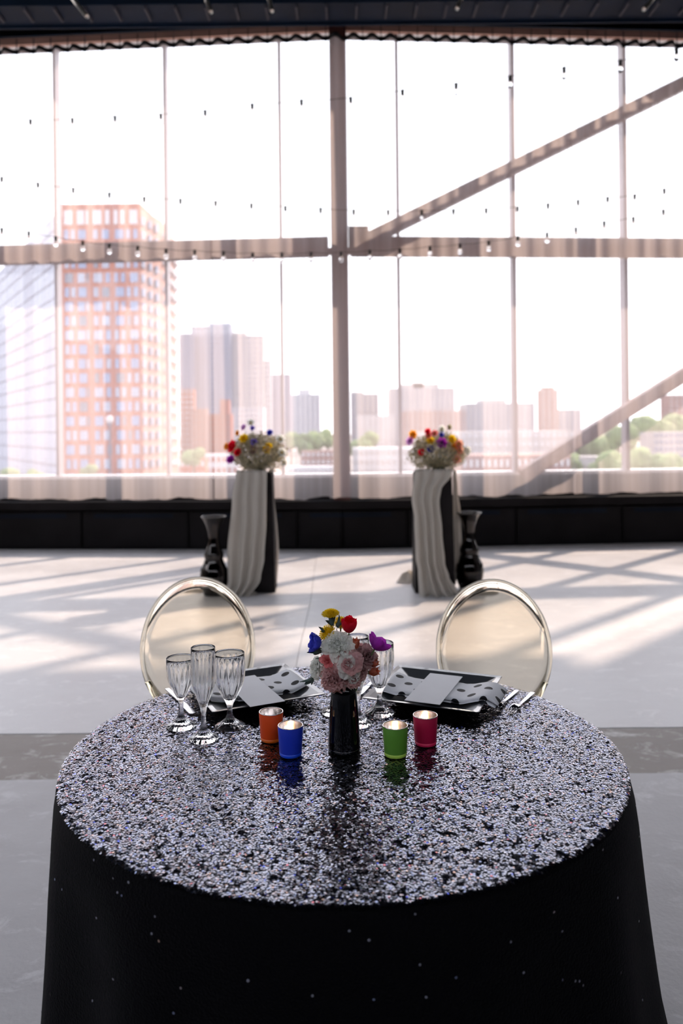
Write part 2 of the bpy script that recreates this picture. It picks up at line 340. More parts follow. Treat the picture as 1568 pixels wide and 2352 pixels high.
b = MB(); strip(b, XL, XR, -.34, 0.30, 0, 0.60); strip(b, XL, XR, 0.0, 0.30, 0.60, 0.86); strip(b, XL, XR, 0, 0.30, 6.56, ZC)
wall_back = tag(b.build('wall_back', M['dado']), 'low charcoal wall under the big window', 'wall', kind='structure')
b = MB(); strip(b, XL, XR, -0.44, -.34, 0.50, 0.60); b.build('ledge', M['dado'], wall_back, bevel=.006)
for i in range(11):                       # heater panels with a slotted grille each
    x0 = -7.3 + i * 1.35
    b = MB(); strip(b, x0 + .02, x0 + 1.33, -0.385, -.34, 0.03, 0.47) if not (x0 < 0 < x0 + 1.35) else (strip(b, x0 + .02, -.02, -.385, -.34, .03, .47), strip(b, .02, x0 + 1.33, -.385, -.34, .03, .47))
    pn = b.build('panel', M['dado'], wall_back, bevel=.004)
    g = MB(); xa = x0 + .15; xb = x0 + 1.15
    for k in range(3): strip(g, xa, xb, -0.393, -0.386, 0.40 + .018 * k, 0.408 + .018 * k)
    g.build('grille', M['navy'], pn)
b = MB(); strip(b, XL, XR, -0.355, -0.33, 0.0, 0.025); tag(b.build('baseboard_back', M['dado']), 'black baseboard under the window wall', 'baseboard', kind='structure')

# ---- ceiling
b = MB(); b.box((XL, YB, ZC), (XR, W(XR, .4), ZC + .2)); ceil = tag(b.build('ceiling', M['dark']), 'dark ceiling deck with navy steel girder', 'ceiling', kind='structure')
b = MB()
for i in range(12): b.box((XL + .1, -3.8 + i * 1.05, ZC - .22), (XR - .1, -3.72 + i * 1.05, ZC))
b.build('joists', M['navy'], ceil)['kind'] = 'stuff'
b = MB(); b.box((XL, 8.78, 6.20), (XR, 9.26, 6.215)); b.box((XL, 9.24, 6.215), (XR, 9.26, ZC)); b.box((XL, 9.21, 6.170), (XR, 9.24, 6.20)); b.build('girder', M['navy'], ceil)
b = MB(); b.box((XL, 9.33, 6.26), (XR, 9.35, 6.275)); b.build('conduit', M['rib'], ceil)
rb = MB(); rb.box((-.011, 8.80, 6.165), (.011, 9.08, 6.20)); r0 = None
for i in range(-22, 23):
    x = i * .336 - .12
    if not (XL < x < XR): continue
    if r0 is None: r0 = rb.build('rib', M['rib'], ceil, loc=(x, 0, 0))
    else: inst(r0, ceil, loc=(x, 0, 0))
for (x0, y0, x1, y1, d) in ((163, -8, 200, 38, 8.2), (474, 0, 484, 28, 8.4), (618, -4, 624, 26, 8.4), (1060, -6, 1049, 20, 8.4), (1508, -14, 1478, 22, 8.2)):
    p, q = at(x0, y0, d), at(x1, y1, d - .25)
    t = empty('spotlight', p); k = MB(); k.tube([p - p, q - p], .022, 10); k.build('lamp_tube', M['metal'], t)
    k = MB(); k.bar((0, 0, 0), (0, 0, ZC - .22 - p.z), .016, .016, up=(1, 0, 0)); k.build('rod', M['cable'], t)
    lab = {163: 'far left', 474: 'second from left', 618: 'middle left', 1060: 'right of the centre column', 1508: 'far right'}[x0]
    tag(t, 'slim tubular ceiling spotlight hanging from the dark deck, ' + lab, 'spotlight', 'ceiling spotlights')

# ---- steel frame in front of the glass
cx0, cx1 = -0.11, 0.11
b = MB(); b.box((-0.105, W(0) - .32, 0.60), (0.105, W(0) - .29, ZC)); b.box((-0.105, W(0) - .07, .60), (0.105, W(0) - .04, ZC)); b.box((-.012, W(0) - .29, .60), (.012, W(0) - .07, ZC))
col = tag(b.build('steel_column', M['steel']), 'tall steel column in the middle of the window wall', 'column', kind='structure')
zb0, zb1 = 3.64, 3.86
b = MB(); strip(b, XL, -0.14, -0.27, -0.25, zb0, zb1); strip(b, XL, -.14, -.25, -.08, zb0 + .10, zb0 + .12); strip(b, XL, -.14, -.10, -.08, zb0, zb1)
tag(b.build('steel_beam', M['steel']), 'horizontal steel beam across the left window bay', 'beam', kind='structure')
b = MB(); strip(b, 0.14, XR, -0.27, -0.25, zb0, zb1); strip(b, .14, XR, -.25, -.08, zb0 + .10, zb0 + .12); strip(b, .14, XR, -.10, -.08, zb0, zb1)
tag(b.build('steel_beam', M['steel']), 'horizontal steel beam across the right window bay', 'beam', kind='structure')
b = MB(); p = wallp(822, 560, -.26); b.box((0.11, W(0) - .275, 3.66), (0.36, W(0) - .255, 3.98)); b.build('gusset_plate', M['steel'], col)
def brace(p, q, label):
    k = MB(); k.bar(p, q, 0.17, 0.16, up=(0, 0, 1)); tag(k.build('steel_brace', M['steel']), label, 'brace', kind='structure')
a1 = wallp(850, 548, -.2); a2 = wallp(1568, 193, -.2); brace(a1, a1 + (a2 - a1) * 1.55, 'upper diagonal steel brace rising right from the column')
a1 = wallp(1200, 1092, -.2); a2 = wallp(1568, 862, -.2); brace(a1, a1 + (a2 - a1) * 2.2, 'lower diagonal steel brace at the right window corner')
b = MB(); strip(b, XL, XR, -0.12, -0.06, 6.475, 6.56); tag(b.build('trim_1', mat('warm_lit_tan_steel', (0.42, 0.25, 0.20), 0.6, vary=.1, vscale=2)), 'brown steel header above the window', 'trim', kind='structure')  # header steel lightened, its warm light is put into the colour

# ---- windows: mullions and panes
mx = [-8.15, -6.65, -5.15, -3.69, -2.235, -0.75, 0.75, 2.245, 3.72, 5.2, 6.7]
wins = [empty('window_1', (0, 0, 0)), empty('window_2', (0, 0, 0))]
tag(wins[0], 'left half of the tall glass window wall with slim mullions', 'window', kind='structure')
tag(wins[1], 'right half of the tall glass window wall with slim mullions', 'window', kind='structure')
for x in mx:
    wd = .034 if x < 1 else .05
    k = MB(); k.box((-wd / 2, -.02, 0.86), (wd / 2, .16, 6.56)); k.build('mullion', M['mullion'], wins[0 if x < 0 else 1], loc=(x, W(x), 0))
for s in (0, 1):
    k = MB(); strip(k, *((XL, 0) if s == 0 else (0, XR)), -.03, .24, .86, .905); strip(k, *((XL, 0) if s == 0 else (0, XR)), 0.04, .14, 6.545, 6.575)
    k.build('sill', M['sill'], wins[s], bevel=.004)
    k = MB(); strip(k, *((XL, 0) if s == 0 else (0, XR)), .0, .10, 3.70, 3.78); k.build('transom', M['mullion'], wins[s])
ex = [XL] + mx[:6] + [0.0] + mx[6:] + [XR]
for p, q in zip(ex[:-1], ex[1:]):
    for z0, z1 in ((.905, 3.70), (3.78, 6.545)):
        k = MB(); strip(k, p + .026, q - .026, .095, .105, z0, z1); k.build('pane', M['glasspane'], wins[0 if q <= 0 else 1])

# ---- curtains
track = MB(); strip(track, XL, XR, -.56, -.53, 6.355, 6.375); trk = tag(track.build('curtain_track', M['navy']), 'long dark curtain track above the window', 'curtain track')
PER = .2265
def curtain(x0, x1, label, seed):
    root = empty('sheer_curtain', ((x0 + x1) / 2, W((x0 + x1) / 2, -.545), 0)); ox, oy = root.location.x, root.location.y
    nper = max(1, round((x1 - x0) / PER)); nx = nper * 12; nz = 14
    zt = 6.16; zh = 0.645
    def P(u, v):
        x = x0 + (x1 - x0) * u; s = v ** 1.5
        top = .060 * math.cos(2 * PI * nper * u)
        nn = lambda f, o_: mnoise.noise(Vector((x * f, v * .7, seed + o_)))
        low = .05 * nn(2.2, 0) + .018 * math.sin(2 * PI * nper * .5 * u + 3 * nn(1.2, 5)) + .006 * nn(9, 2)
        y = W(x, -.545) + top * (1 - s) * (1 - .65 * min(1, v * 2.2)) + low * min(1, v * 1.8) + .02 * v
        z = zt + (zh + .030 * nn(4, 9) + .010 * nn(13, 4) - zt) * v
        return (x + .012 * nn(4, 3) * v - ox, y - oy, z)
    k = MB(); k.grid(P, nx, nz); k.build('sheer_panel', M['sheer'], root)
    k = MB()
    def T(u, v):
        q = P(u, 0); return (q[0], q[1] - .004, 6.165 + .05 * (1 - v))
    k.grid(T, nx, 1); k.build('heading_tape', M['heading'], root, solid=.006)
    k = MB()
    for i in range(nper + 1):
        u = min(1, (i + .0) / nper); q = P(u, 0); k.box((q[0] - .004, q[1] - .01, 6.20), (q[0] + .004, q[1] + .005, 6.36))
    hk = k.build('hooks', M['navy'], root); hk['kind'] = 'stuff'
    tag(root, label, 'curtain', 'sheer white curtains along the window wall'); return root
edges = [-9.1, -7.5, -5.95, -4.42, -2.9, -1.56, -0.14, 1.42, 2.86, 4.45, 6.12]
names = ['sheer white curtain panel outside the left edge, farthest left', 'sheer white curtain panel left of the picture edge', 'sheer white curtain panel beyond the left picture edge',
         'sheer white curtain panel in front of the glass tower at far left', 'sheer white curtain panel in front of the red brick tower', 'sheer white curtain panel just left of the centre column behind the left plinth',
         'sheer white curtain panel just right of the steel column', 'sheer white curtain panel right of the right plinth', 'sheer white curtain panel in front of the lower brace at right', 'sheer white curtain panel beyond the right picture edge']
for i in range(10): curtain(edges[i], edges[i + 1], names[i], i * 3.7)
curtain(6.47, 7.3, 'sheer white curtain panel next to the right side wall', 77.0)

# ---- festoon lights
def festoon(pts, d0, d1, label, drop=10, rb_=.020, ext=True):
    n = len(pts); P0 = [at(px, py - 8, d0 + (d1 - d0) * i / (n - 1)) for i, (px, py) in enumerate(pts)]
    root = empty('string_lights', P0[0]); O = P0[0]
    line = []
    full = ([P0[0] + (P0[0] - P0[1]) * 2.0] if ext else []) + P0 + ([P0[-1] + (P0[-1] - P0[-2]) * 2.0] if ext else [])
    for i, p in enumerate(full):
        line.append(p - O)
        if i < len(full) - 1: m_ = (p + full[i + 1]) / 2 - O; m_.z -= .012; line.append(m_)
    k = MB(); k.tube(line, .0028, 5); k.build('cable', M['cable'], root)
    sk = MB(); sk.tube([(0, 0, .004), (0, 0, -.055)], .017, 10); bl = MB(); bl.ball((0, 0, -.085), rb_ * 1.25, 14, 10, (1, 1, 1.3)); so = bo = None
    for p in P0:
        if so is None:
            so = sk.build('socket', M['cable'], root, loc=p - O); bo = bl.build('bulb', M['bulb'], so); s1 = so
        else:
            s1 = inst(so, root, loc=p - O); inst(bo, s1)
    tag(root, label, 'string lights', 'festoon lights under the ceiling'); return root
festoon([(70, 283), (166, 280), (264, 275), (369, 270), (471, 262), (579, 247), (692, 238), (805, 232), (924, 215), (1047, 200), (1171, 183), (1295, 163), (1424, 147), (1553, 120)], 8.9, 7.3, 'uppermost string of clear bulbs rising to the right across the window')
festoon([(4, 415), (87, 428), (168, 440), (251, 451), (331, 461), (414, 465), (495, 470), (577, 476), (655, 482), (736, 486), (812, 490), (891, 491), (968, 491), (1041, 489), (1116, 487), (1188, 483), (1258, 476), (1327, 468), (1395, 461), (1457, 455), (1525, 442)], 9.2, 8.9, 'middle string of clear bulbs sagging above the steel beam', rb_=.014)
festoon([(4, 532), (66, 540), (128, 552), (190, 562), (251, 569), (316, 574), (381, 580), (447, 583), (513, 586), (580, 589), (647, 589), (714, 588), (783, 587), (849, 583), (918, 580), (987, 574), (1056, 569), (1122, 562), (1189, 551), (1256, 543), (1322, 531), (1387, 517), (1454, 507), (1523, 490)], 9.15, 8.9, 'lowest string of clear bulbs hanging in front of the steel beam', rb_=.021)

# ================================================================== OUTSIDE
GZ = -10.0
b = MB(); b.box((-500, 14, GZ - .5), (500, 1600, GZ)); tag(b.build('ground', mat('hazy_ground', (0.26, 0.22, 0.20), 0.9, vary=0.25, vscale=0.03)), 'pale city ground far below the window', 'ground', kind='structure')
BR = mat('salmon_brick', (0.27, 0.085, 0.05), 0.9, vary=0.08, vscale=0.4); BR2 = mat('brown_brick', (0.24, 0.14, 0.12), 0.9, vary=0.1, vscale=0.3)
GR = mat('blue_grey_facade', (0.16, 0.175, 0.24), 0.7, vary=0.06, vscale=0.1); GR2 = mat('beige_facade', (0.33, 0.30, 0.30), 0.8, vary=0.06, vscale=0.1)
GL = mat('tower_glazing', (0.16, 0.21, 0.33), 0.6, vary=0.1, vscale=0.3); WH = mat('white_facade', (0.42, 0.41, 0.43), 0.7, vary=0.05, vscale=0.3); DG = mat('dark_glazing', (0.11, 0.125, 0.17), 0.6, vary=0.15, vscale=0.3)
LG = mat('light_glazing', (0.24, 0.27, 0.35), 0.6, vary=0.06, vscale=0.2)
def px2x(px, d): return (px - VX) / F * d
def px2z(py, d): return H - (py - VY) / F * d
# red brick tower
d = 165.0; tx0, tx1 = px2x(146, d), px2x(327, d); tz = px2z(462, d); fl = 32.9 / F * d
tower = empty('brick_tower', ((tx0 + tx1) / 2, d, GZ)); TX = tower.location.x
b = MB(); b.hexa([(tx0 - TX, 0, 0), (tx1 - TX, 0, 0), (tx1 - TX + .4, 9, 0), (tx0 - TX, 9, 0), (tx0 - TX, 0, tz - GZ), (tx1 - TX, 0, tz - GZ), (tx1 - TX + .4, 9, tz - GZ), (tx0 - TX, 9, tz - GZ)])
b.build('brick_wall', BR, tower)
b = MB(); xr = px2x(408, 195.0) - TX
b.hexa([(tx1 - TX, .5, 0), (tx1 - TX + 2.2, 10, 0), (xr, 30, 0), (xr - 9, 30, 0), (tx1 - TX, .5, tz - GZ - 1), (tx1 - TX + 2.2, 10, tz - GZ - 1), (xr, 30, tz - GZ - 1), (xr - 9, 30, tz - GZ - 1)])
b.build('side_wall', mat('pale_side_brick', (0.36, 0.20, 0.16), 0.9, vary=.08, vscale=.3), tower)
Wd = tx1 - tx0; wsrc = {}
colsA = [(.035, .14), (.20, .29), (.31, .34), (.40, .51), (.555, .61), (.665, .715), (.75, .80), (.865, .965)]
colsB = [(.035, .09), (.12, .17), (.21, .31), (.40, .46), (.51, .60), (.68, .79), (.82, .87), (.91, .965)]
for r in range(19):
    zz = tz - GZ - fl * (r + .5) - 1.0
    if r == 0: zz = tz - GZ - fl * .95
    for (a, c) in (colsA if r % 2 == 0 else colsB):
        hgt = fl * (1.0 if r == 0 else .66); key = (round(c - a, 3), r == 0)
        if r == 1: zz2 = zz - .9
        else: zz2 = zz - 1.0 * (r > 0)
        if zz2 < 1: continue
        ml = [GL, LG, DG, GL, LG][int(mnoise.noise(Vector((a * 31, r * 1.7, 0))) * 7 + 20) % 5] if r else WH
        kk = (key, ml.name)
        if kk not in wsrc:
            k = MB(); k.box((0, -.10, -hgt / 2), ((c - a) * Wd, .2, hgt / 2)); wsrc[kk] = k.build('window', ml, tower)
            wsrc[kk].location = (tx0 - TX + a * Wd, 0, zz2)
        else: inst(wsrc[kk], tower, loc=(tx0 - TX + a * Wd, 0, zz2))
k = MB()
for r in range(1, 19):                      # balconies receding on the lit side
    z = tz - GZ - fl * r - 1.6
    for j in range(5):
        t = .12 + j * .2; xx = (tx1 - TX + 2.2) + (xr - tx1 + TX - 2.2) * t; yy = 10 + 20 * t
        k.box((xx - .5, yy - 2.0, z), (xx + .9, yy + .2, z + 1.0))
k.build('balconies', WH, tower)['kind'] = 'stuff'
k = MB()
for r in range(1, 19):
    z = tz - GZ - fl * r + .2
    for j in range(3): k.box((tx1 - TX + .15 + j * .72, .6 + j * 3.0 - .5, z - 1.6), (tx1 - TX + .60 + j * .72, 1.6 + j * 3.0, z))
k.build('side_windows', LG, tower)['kind'] = 'stuff'
tag(tower, 'salmon brick apartment tower with rows of pale windows', 'building')
# glass tower on the left: receding facade in panels
gt = empty('glass_tower', (px2x(60, 190.), 190., GZ)); gx, gy = gt.location.x, gt.location.y
pA = Vector((px2x(-70, 300.), 300.)); pB = Vector((px2x(132, 178.), 178.))
dirv = (pB - pA).normalized(); nrm = Vector((dirv.y, -dirv.x)); topA, topB = 0, px2z(484, 178.)
k = MB(); q = [pA, pB, pB + Vector((0, 25)), pA + Vector((0, 25))]
k.hexa([(p.x - gx, p.y - gy, 0) for p in q] + [(p.x - gx, p.y - gy, topB - GZ) for p in q]); k.build('core', GR, gt)
L_ = (pB - pA).length; src = None; nf = 16; nb_ = 12; ph = (topB - GZ) / nf; pw = L_ / nb_
ang = math.atan2(dirv.y, dirv.x)
for i in range(nb_):
    for j in range(nf):
        base = pA + dirv * pw * i + nrm * .12
        loc = (base.x - gx, base.y - gy, j * ph)
        if src is None:
            kk = MB(); kk.box((.18, -.05, .28), (pw - .18, .1, ph - .28)); src = kk.build('glass_panel', LG, gt, loc=loc); src.rotation_euler = (0, 0, ang)
        else: inst(src, gt, loc=loc, rot=(0, 0, ang))
tag(gt, 'pale blue glass office tower at the left edge', 'building')
# other city blocks: (left px, right px, top px, distance, material, window material, name, label)
def block(x0, x1, y0, d, m, wm, label, name='city_building', steps=(), depth=None, cols=None, rows=None, cat='building', rot=0.0):
    a, c = px2x(x0, d), px2x(x1, d); h = px2z(y0, d) - GZ; wd = c - a; dp = depth or wd * .7
    root = empty(name, ((a + c) / 2, d, GZ))
    k = MB(); k.box((-wd / 2, 0, 0), (wd / 2, dp, h))
    for (s0, s1, sy) in steps:
        k.box((px2x(s0, d) - (a + c) / 2, dp * .12, h), (px2x(s1, d) - (a + c) / 2, dp * .85, px2z(sy, d) - GZ))
    k.build('wall', m, root)
    cols = cols or max(3, int((x1 - x0) / 11)); rows = rows or max(2, int((1090 - y0) / 13))
    k = MB(); cw = wd / cols; rh = h / rows
    for i in range(cols):
        for j in range(rows): k.box((-wd / 2 + cw * (i + .25), -.12 * d / 200, rh * (j + .3)), (-wd / 2 + cw * (i + .75), .02, rh * (j + .75)))
    k.build('windows', wm, root)['kind'] = 'stuff'
    tag(root, label, cat); return root
block(413, 445, 762, 330, GR, DG, 'blue grey wing beside the stepped high rise')
block(441, 530, 745, 335, GR, DG, 'tall blue grey high rise with stepped roof', steps=((480, 530, 738),))
block(530, 606, 768, 340, GR2, GR, 'beige high rise right of the stepped one', steps=((530, 565, 760),))
block(606, 624, 826, 345, WH, GR, 'narrow white slab beside the beige high rise')
block(625, 668, 858, 400, GR, DG, 'grey tower crossed by the mullion left of the column')
block(668, 735, 905, 520, WH, GR, 'pale tower far off left of the steel column', steps=((686, 712, 893),))
block(413, 446, 890, 240, BR, WH, 'orange brick block right of the tall brick tower')
block(440, 475, 935, 225, BR2, BR, 'brown brick block behind the left plinth flowers')
block(468, 530, 948, 230, BR, BR2, 'brick block with green roof', steps=((505, 525, 915),))
block(528, 605, 935, 260, WH, GR, 'pale low apartment block behind the left bouquet')
block(413, 470, 1050, 150, BR, WH, 'low brick shop row at the window foot'); block(470, 545, 1040, 160, WH, BR, 'low white roofed shed at the window foot')
block(660, 765, 1072, 150, WH, GR2, 'flat white roof left of the column'); block(690, 770, 1035, 175, BR2, WH, 'small brick house under the trees left of the column')
block(806, 870, 905, 450, GR2, GR, 'pale mid rise right of the steel column', steps=((806, 835, 900),))
block(820, 905, 955, 380, WH, GR2, 'low white block right of the steel column')
block(896, 1045, 893, 420, GR2, GR, 'wide beige apartment complex behind the right bouquet', steps=((925, 1010, 883), (950, 975, 879)))
block(930, 1070, 945, 330, BR2, GR2, 'wide pinkish warehouse behind the right bouquet')
block(1070, 1228, 930, 360, GR2, GR, 'long round cornered apartment block right of the bouquet', steps=((1110, 1165, 921),))
block(1241, 1282, 900, 400, BR2, GR2, 'slim brown tower in the right bay', steps=((1248, 1275, 894),))
block(1282, 1335, 946, 430, GR2, GR, 'low pale block beside the slim brown tower')
block(960, 1320, 995, 230, GR2, WH, 'long low pink brick row in front of the skyline', cols=26, rows=4)
block(810, 960, 1030, 190, WH, GR2, 'long low white factory right of the column', cols=12, rows=3)
block(1060, 1310, 1050, 150, BR2, WH, 'long low brick row at the window foot', cols=18, rows=2)
block(1535, 1600, 915, 320, BR2, GR2, 'brown brick block at the right edge')
block(1310, 1420, 1055, 170, GR2, WH, 'pale low house among the trees'); block(1500, 1620, 1000, 190, GR2, GR, 'pale low house on the hill at right')
GREEN = mat('hazy_foliage', (0.15, 0.19, 0.08), 0.9, vary=0.35, vscale=0.5, bump=.5, bscale=2); TR = mat('bark', (0.12, 0.09, 0.07), 0.9, vary=.2)
def tree(px, py, wpx, d, label):
    r = wpx / F * d / 2; c = at(px, py, d); root = empty('tree', (c.x, d, GZ)); k = MB()
    for i in range(7):
        s = random.random; o = Vector(((s() - .5) * r * 1.3, (s() - .5) * r, (s() - .5) * r * .8))
        k.ball((o.x, o.y, c.z - GZ + o.z - r * .3), r * (.45 + .25 * s()), 14, 9, fn=lambda q: 1 + .22 * mnoise.noise(q * 3 + o))
    k.build('crown', GREEN, root); k = MB(); k.tube([(0, 0, 0), (0, 0, max(1, c.z - GZ - r * .4))], r * .09, 8); k.build('trunk', TR, root)
    tag(root, label, 'tree', 'trees outside the window')
for t in ((445, 1040, 50, 140, 'green tree at the foot of the brick tower'), (668, 1005, 46, 200, 'green tree beside the mullion left of the column'), (715, 1010, 60, 210, 'green tree between mullion and steel column'),
          (752, 1000, 46, 215, 'green tree against the left side of the steel column'), (835, 1010, 60, 220, 'green tree just right of the steel column'), (1360, 1010, 80, 230, 'green tree under the lower brace'),
          (1420, 1000, 70, 240, 'green tree by the right mullion'), (1500, 985, 90, 250, 'big green tree at the right edge'), (1555, 970, 90, 255, 'green tree cut by the right picture edge'), (1405, 1060, 90, 160, 'green tree at the sill below the lower brace'),
          (1310, 1055, 60, 170, 'small green tree under the foot of the lower brace'), (1475, 1060, 90, 160, 'low green tree at the sill far right'), (1545, 1060, 80, 150, 'low green tree in the right lower corner of the window'),
          (25, 1085, 40, 70, 'yellow green shrub at the foot of the glass tower'), (80, 1088, 36, 70, 'second yellow green shrub by the glass tower'), (205, 1075, 34, 120, 'shrub before the brick tower')):
    tree(*t)
sl_ = empty('street_lamp', (at(252, 975, 60).x, 60, GZ)); hz = at(252, 973, 60).z - GZ
k = MB(); k.tube([(0, 0, 0), (0, 0, hz)], [.12, .07], 8); k.build('pole', DG, sl_); k = MB(); k.lathe([(.08, hz), (.26, hz + .1), (.28, hz + .5), (.05, hz + .62)], 12); k.build('lamp_head', WH, sl_)
tag(sl_, 'street lamp with pale head before the brick tower', 'lamp')

# ================================================================== PLINTHS, VASES, FLOWERS AT THE BACK
CL = bpy.data.materials.new('cheesecloth'); CL = sheer('cheesecloth', (0.60, 0.56, 0.51), 0.96, 0.25, 0.02)
def interp(tab, t):
    for (a, va), (b_, vb) in zip(tab[:-1], tab[1:]):
        if t <= b_: k = (t - a) / (b_ - a) if b_ > a else 0; k = k * k * (3 - 2 * k); return va + (vb - va) * k
    return tab[-1][1]
def drape(root, d, left, right, ytop, ybot, folds, seed, amp=.02, push=.0, name='cheesecloth_drape'):
    ox, oy = root.location.x, root.location.y
    def P(u, v):
        py = ytop + (ybot - ytop) * v; xl = interp(left, py); xr_ = interp(right, py); px = xl + (xr_ - xl) * u
        dd = d - .012 - push * v * v; q = at(px, py, dd); wob = mnoise.noise(Vector((u * 2, v * 1.2, seed)))
        y = q.y - amp * (.25 + .75 * v) * (1 + math.sin(2 * PI * folds * u + 2.5 * wob)) - .02 * (1 - abs(2 * u - 1)) * v
        return (q.x - ox, y - oy, max(.004, q.z))
    k = MB(); k.grid(P, int(folds * 22), 36); return k
def puddle(root, cx, cy_, rx, ry, hgt, seed, rz=0.0):
    ox, oy = root.location.x, root.location.y; k = MB(); n = 48; m_ = 12; vs = []; fs = []
    for j in range(m_ + 1):
        for i in range(n):
            th = 2 * PI * i / n; r = j / m_; e = 1 + .28 * mnoise.noise(Vector((math.cos(th) * 1.6, math.sin(th) * 1.6, seed)))
            x = r * rx * e * math.cos(th); y = r * ry * e * math.sin(th); X = x * math.cos(rz) - y * math.sin(rz); Y = x * math.sin(rz) + y * math.cos(rz)
            rid = 1 - abs(mnoise.noise(Vector((x * 14, y * 14, seed + 4)))) * 2.2
            z = .003 + hgt * max(0, 1 - r ** 2.5) * (.45 + .55 * max(0, rid))
            vs.append((cx + X - ox, cy_ + Y - oy, z))
    for j in range(m_):
        for i in range(n): fs.append((j * n + i, j * n + (i + 1) % n, (j + 1) * n + (i + 1) % n, (j + 1) * n + i))
    k.add(vs, fs, True); return k
def plinth(pxl, pxr, base_y, top_y, rz, label):
    c = onz((pxl + pxr) / 2, base_y, 0); d = c.y; wd = (pxr - pxl) / F * d; hh = H - (uv((pxl + pxr) / 2, top_y)[1]) / F * d
    root = empty('plinth', (c.x, d + wd / 2, 0), rz); k = MB(); h2 = wd / 2
    k.hexa([(-h2 - .015, -h2 - .01, 0), (h2 + .015, -h2 - .01, 0), (h2 + .015, h2, 0), (-h2 - .015, h2, 0), (-h2 + .005, -h2, hh), (h2 - .005, -h2, hh), (h2 - .005, h2, hh), (-h2 + .005, h2, hh)]); k.build('pillar', M['plinth'], root, bevel=.004)
    k = MB(); k.box((-h2 + .012, -h2 + .012, hh), (h2 - .012, h2 - .012, hh + .006)); k.build('top_board', M['plinth'], root)
    tag(root, label, 'plinth', 'black flower plinths before the window'); return root, d, wd, hh
pl1, dl, wl, hl = plinth(541, 627, 1362, 1089, R(2), 'black plinth in pale drapery left of the table centre')
pl2, dr, wr, hr = plinth(957, 1041, 1362, 1087, R(0), 'black plinth in pale drapery right of the table centre')
dr1 = empty('draped_cloth', (pl1.location.x, dl, 0)); tag(dr1, 'cream cheesecloth draped down the left plinth onto the floor', 'drapery')
drape(dr1, dl, [(1080, 543), (1150, 533), (1270, 523), (1340, 524), (1376, 514)], [(1080, 613), (1200, 612), (1280, 608), (1325, 600), (1376, 572)], 1080, 1376, 3.2, 1.0, amp=.034, push=.10).build('front_drape', CL, dr1, solid=.003)
drape(dr1, dl + .30, [(1080, 616), (1376, 622)], [(1080, 626), (1270, 640), (1376, 634)], 1080, 1340, 1.5, 5.0).build('side_drape', CL, dr1, solid=.003)
c = onz(452, 1357, 0); puddle(dr1, c.x, c.y, .16, .09, .07, 2.0).build('cloth_end', CL, dr1)
c = onz(545, 1366, 0); puddle(dr1, c.x, c.y, .20, .07, .05, 3.0).build('cloth_pool', CL, dr1)
dr2 = empty('draped_cloth', (pl2.location.x, dr, 0)); tag(dr2, 'cream cheesecloth draped down the right plinth trailing right', 'drapery')
drape(dr2, dr, [(1080, 952), (1145, 945), (1190, 951), (1280, 954), (1310, 959), (1376, 962)], [(1075, 1041), (1090, 1036), (1125, 1012), (1150, 1008), (1220, 1014), (1290, 1020), (1325, 1030), (1350, 1046), (1376, 1066)], 1078, 1376, 3.4, 8.0, amp=.034, push=.10).build('front_drape', CL, dr2, solid=.003)
drape(dr2, dr + .20, [(1080, 1040), (1376, 1040)], [(1080, 1047), (1130, 1051), (1180, 1057), (1270, 1060), (1340, 1046)], 1080, 1340, 2, 9.0).build('side_drape', CL, dr2, solid=.003)
c = onz(940, 1336, 0); puddle(dr2, c.x, c.y, .12, .10, .11, 12.0).build('cloth_end', CL, dr2)
c = onz(1095, 1362, 0); puddle(dr2, c.x, c.y, .22, .09, .06, 13.0).build('cloth_pool', CL, dr2)

SMOKE = bpy.data.materials.new('smoky_glass'); SMOKE.use_nodes = True
n_ = SMOKE.node_tree.nodes; l_ = SMOKE.node_tree.links; n_.clear(); o_ = n_.new('ShaderNodeOutputMaterial'); t_ = n_.new('ShaderNodeBsdfTransparent'); t_.inputs[0].default_value = (.48, .42, .39, 1)
g_ = n_.new('ShaderNodeBsdfGlossy'); g_.inputs['Roughness'].default_value = .05; fr = n_.new('ShaderNodeFresnel'); fr.inputs[0].default_value = 1.5; x_ = n_.new('ShaderNodeMixShader'); l_.new(fr.outputs[0], x_.inputs[0]); l_.new(t_.outputs[0], x_.inputs[1]); l_.new(g_.outputs[0], x_.inputs[2]); l_.new(x_.outputs[0], o_.inputs[0])
def floor_vase(pxc, py_rim, py_base, label):
    c = onz(pxc, py_base, 0); d = c.y; s = d / F; zr = H - uv(pxc, py_rim)[1] * s
    root = empty('glass_vase', c)
    # (half width px, fraction of height)
    pf = [(20, 0), (23, .01), (26, .06), (31, .15), (32.5, .24), (30, .33), (23, .41), (20, .46), (21.5, .49), (22, .52), (18, .58), (13, .66), (11.5, .74), (13, .82), (18, .91), (24, .975), (27.5, 1.0)]
    k = MB(); fine = []
    for (a, b_) in zip(pf[:-1], pf[1:]):
        for q in range(3): t = q / 3; fine.append(((a[0] + (b_[0] - a[0]) * t) * s, (a[1] + (b_[1] - a[1]) * t) * zr))
    fine.append((pf[-1][0] * s, zr)); k.lathe(fine, 36, cap=False); k.lathe([(.001, .002), (pf[0][0] * s, .001)], 36, cap=False); k.build('vessel', SMOKE, root, solid=.004)
    k = MB(); k.lathe([(r - .006, max(z, .006)) for r, z in fine if z < .74 * zr], 36); k.build('black_filling', M['vase'], root)
    k = MB(); k.tube([(pf[-1][0] * s * math.cos(a), pf[-1][0] * s * math.sin(a), zr) for a in np.linspace(0, 2 * PI, 36, endpoint=False)], .0055, 8, closed=True); k.build('rim', SMOKE, root)
    tag(root, label, 'vase', 'tall smoky hourglass vases')
floor_vase(492, 1187, 1366, 'tall dark hourglass vase standing left of the left plinth')
floor_vase(1078, 1178, 1352, 'tall dark hourglass vase standing right of the right plinth')

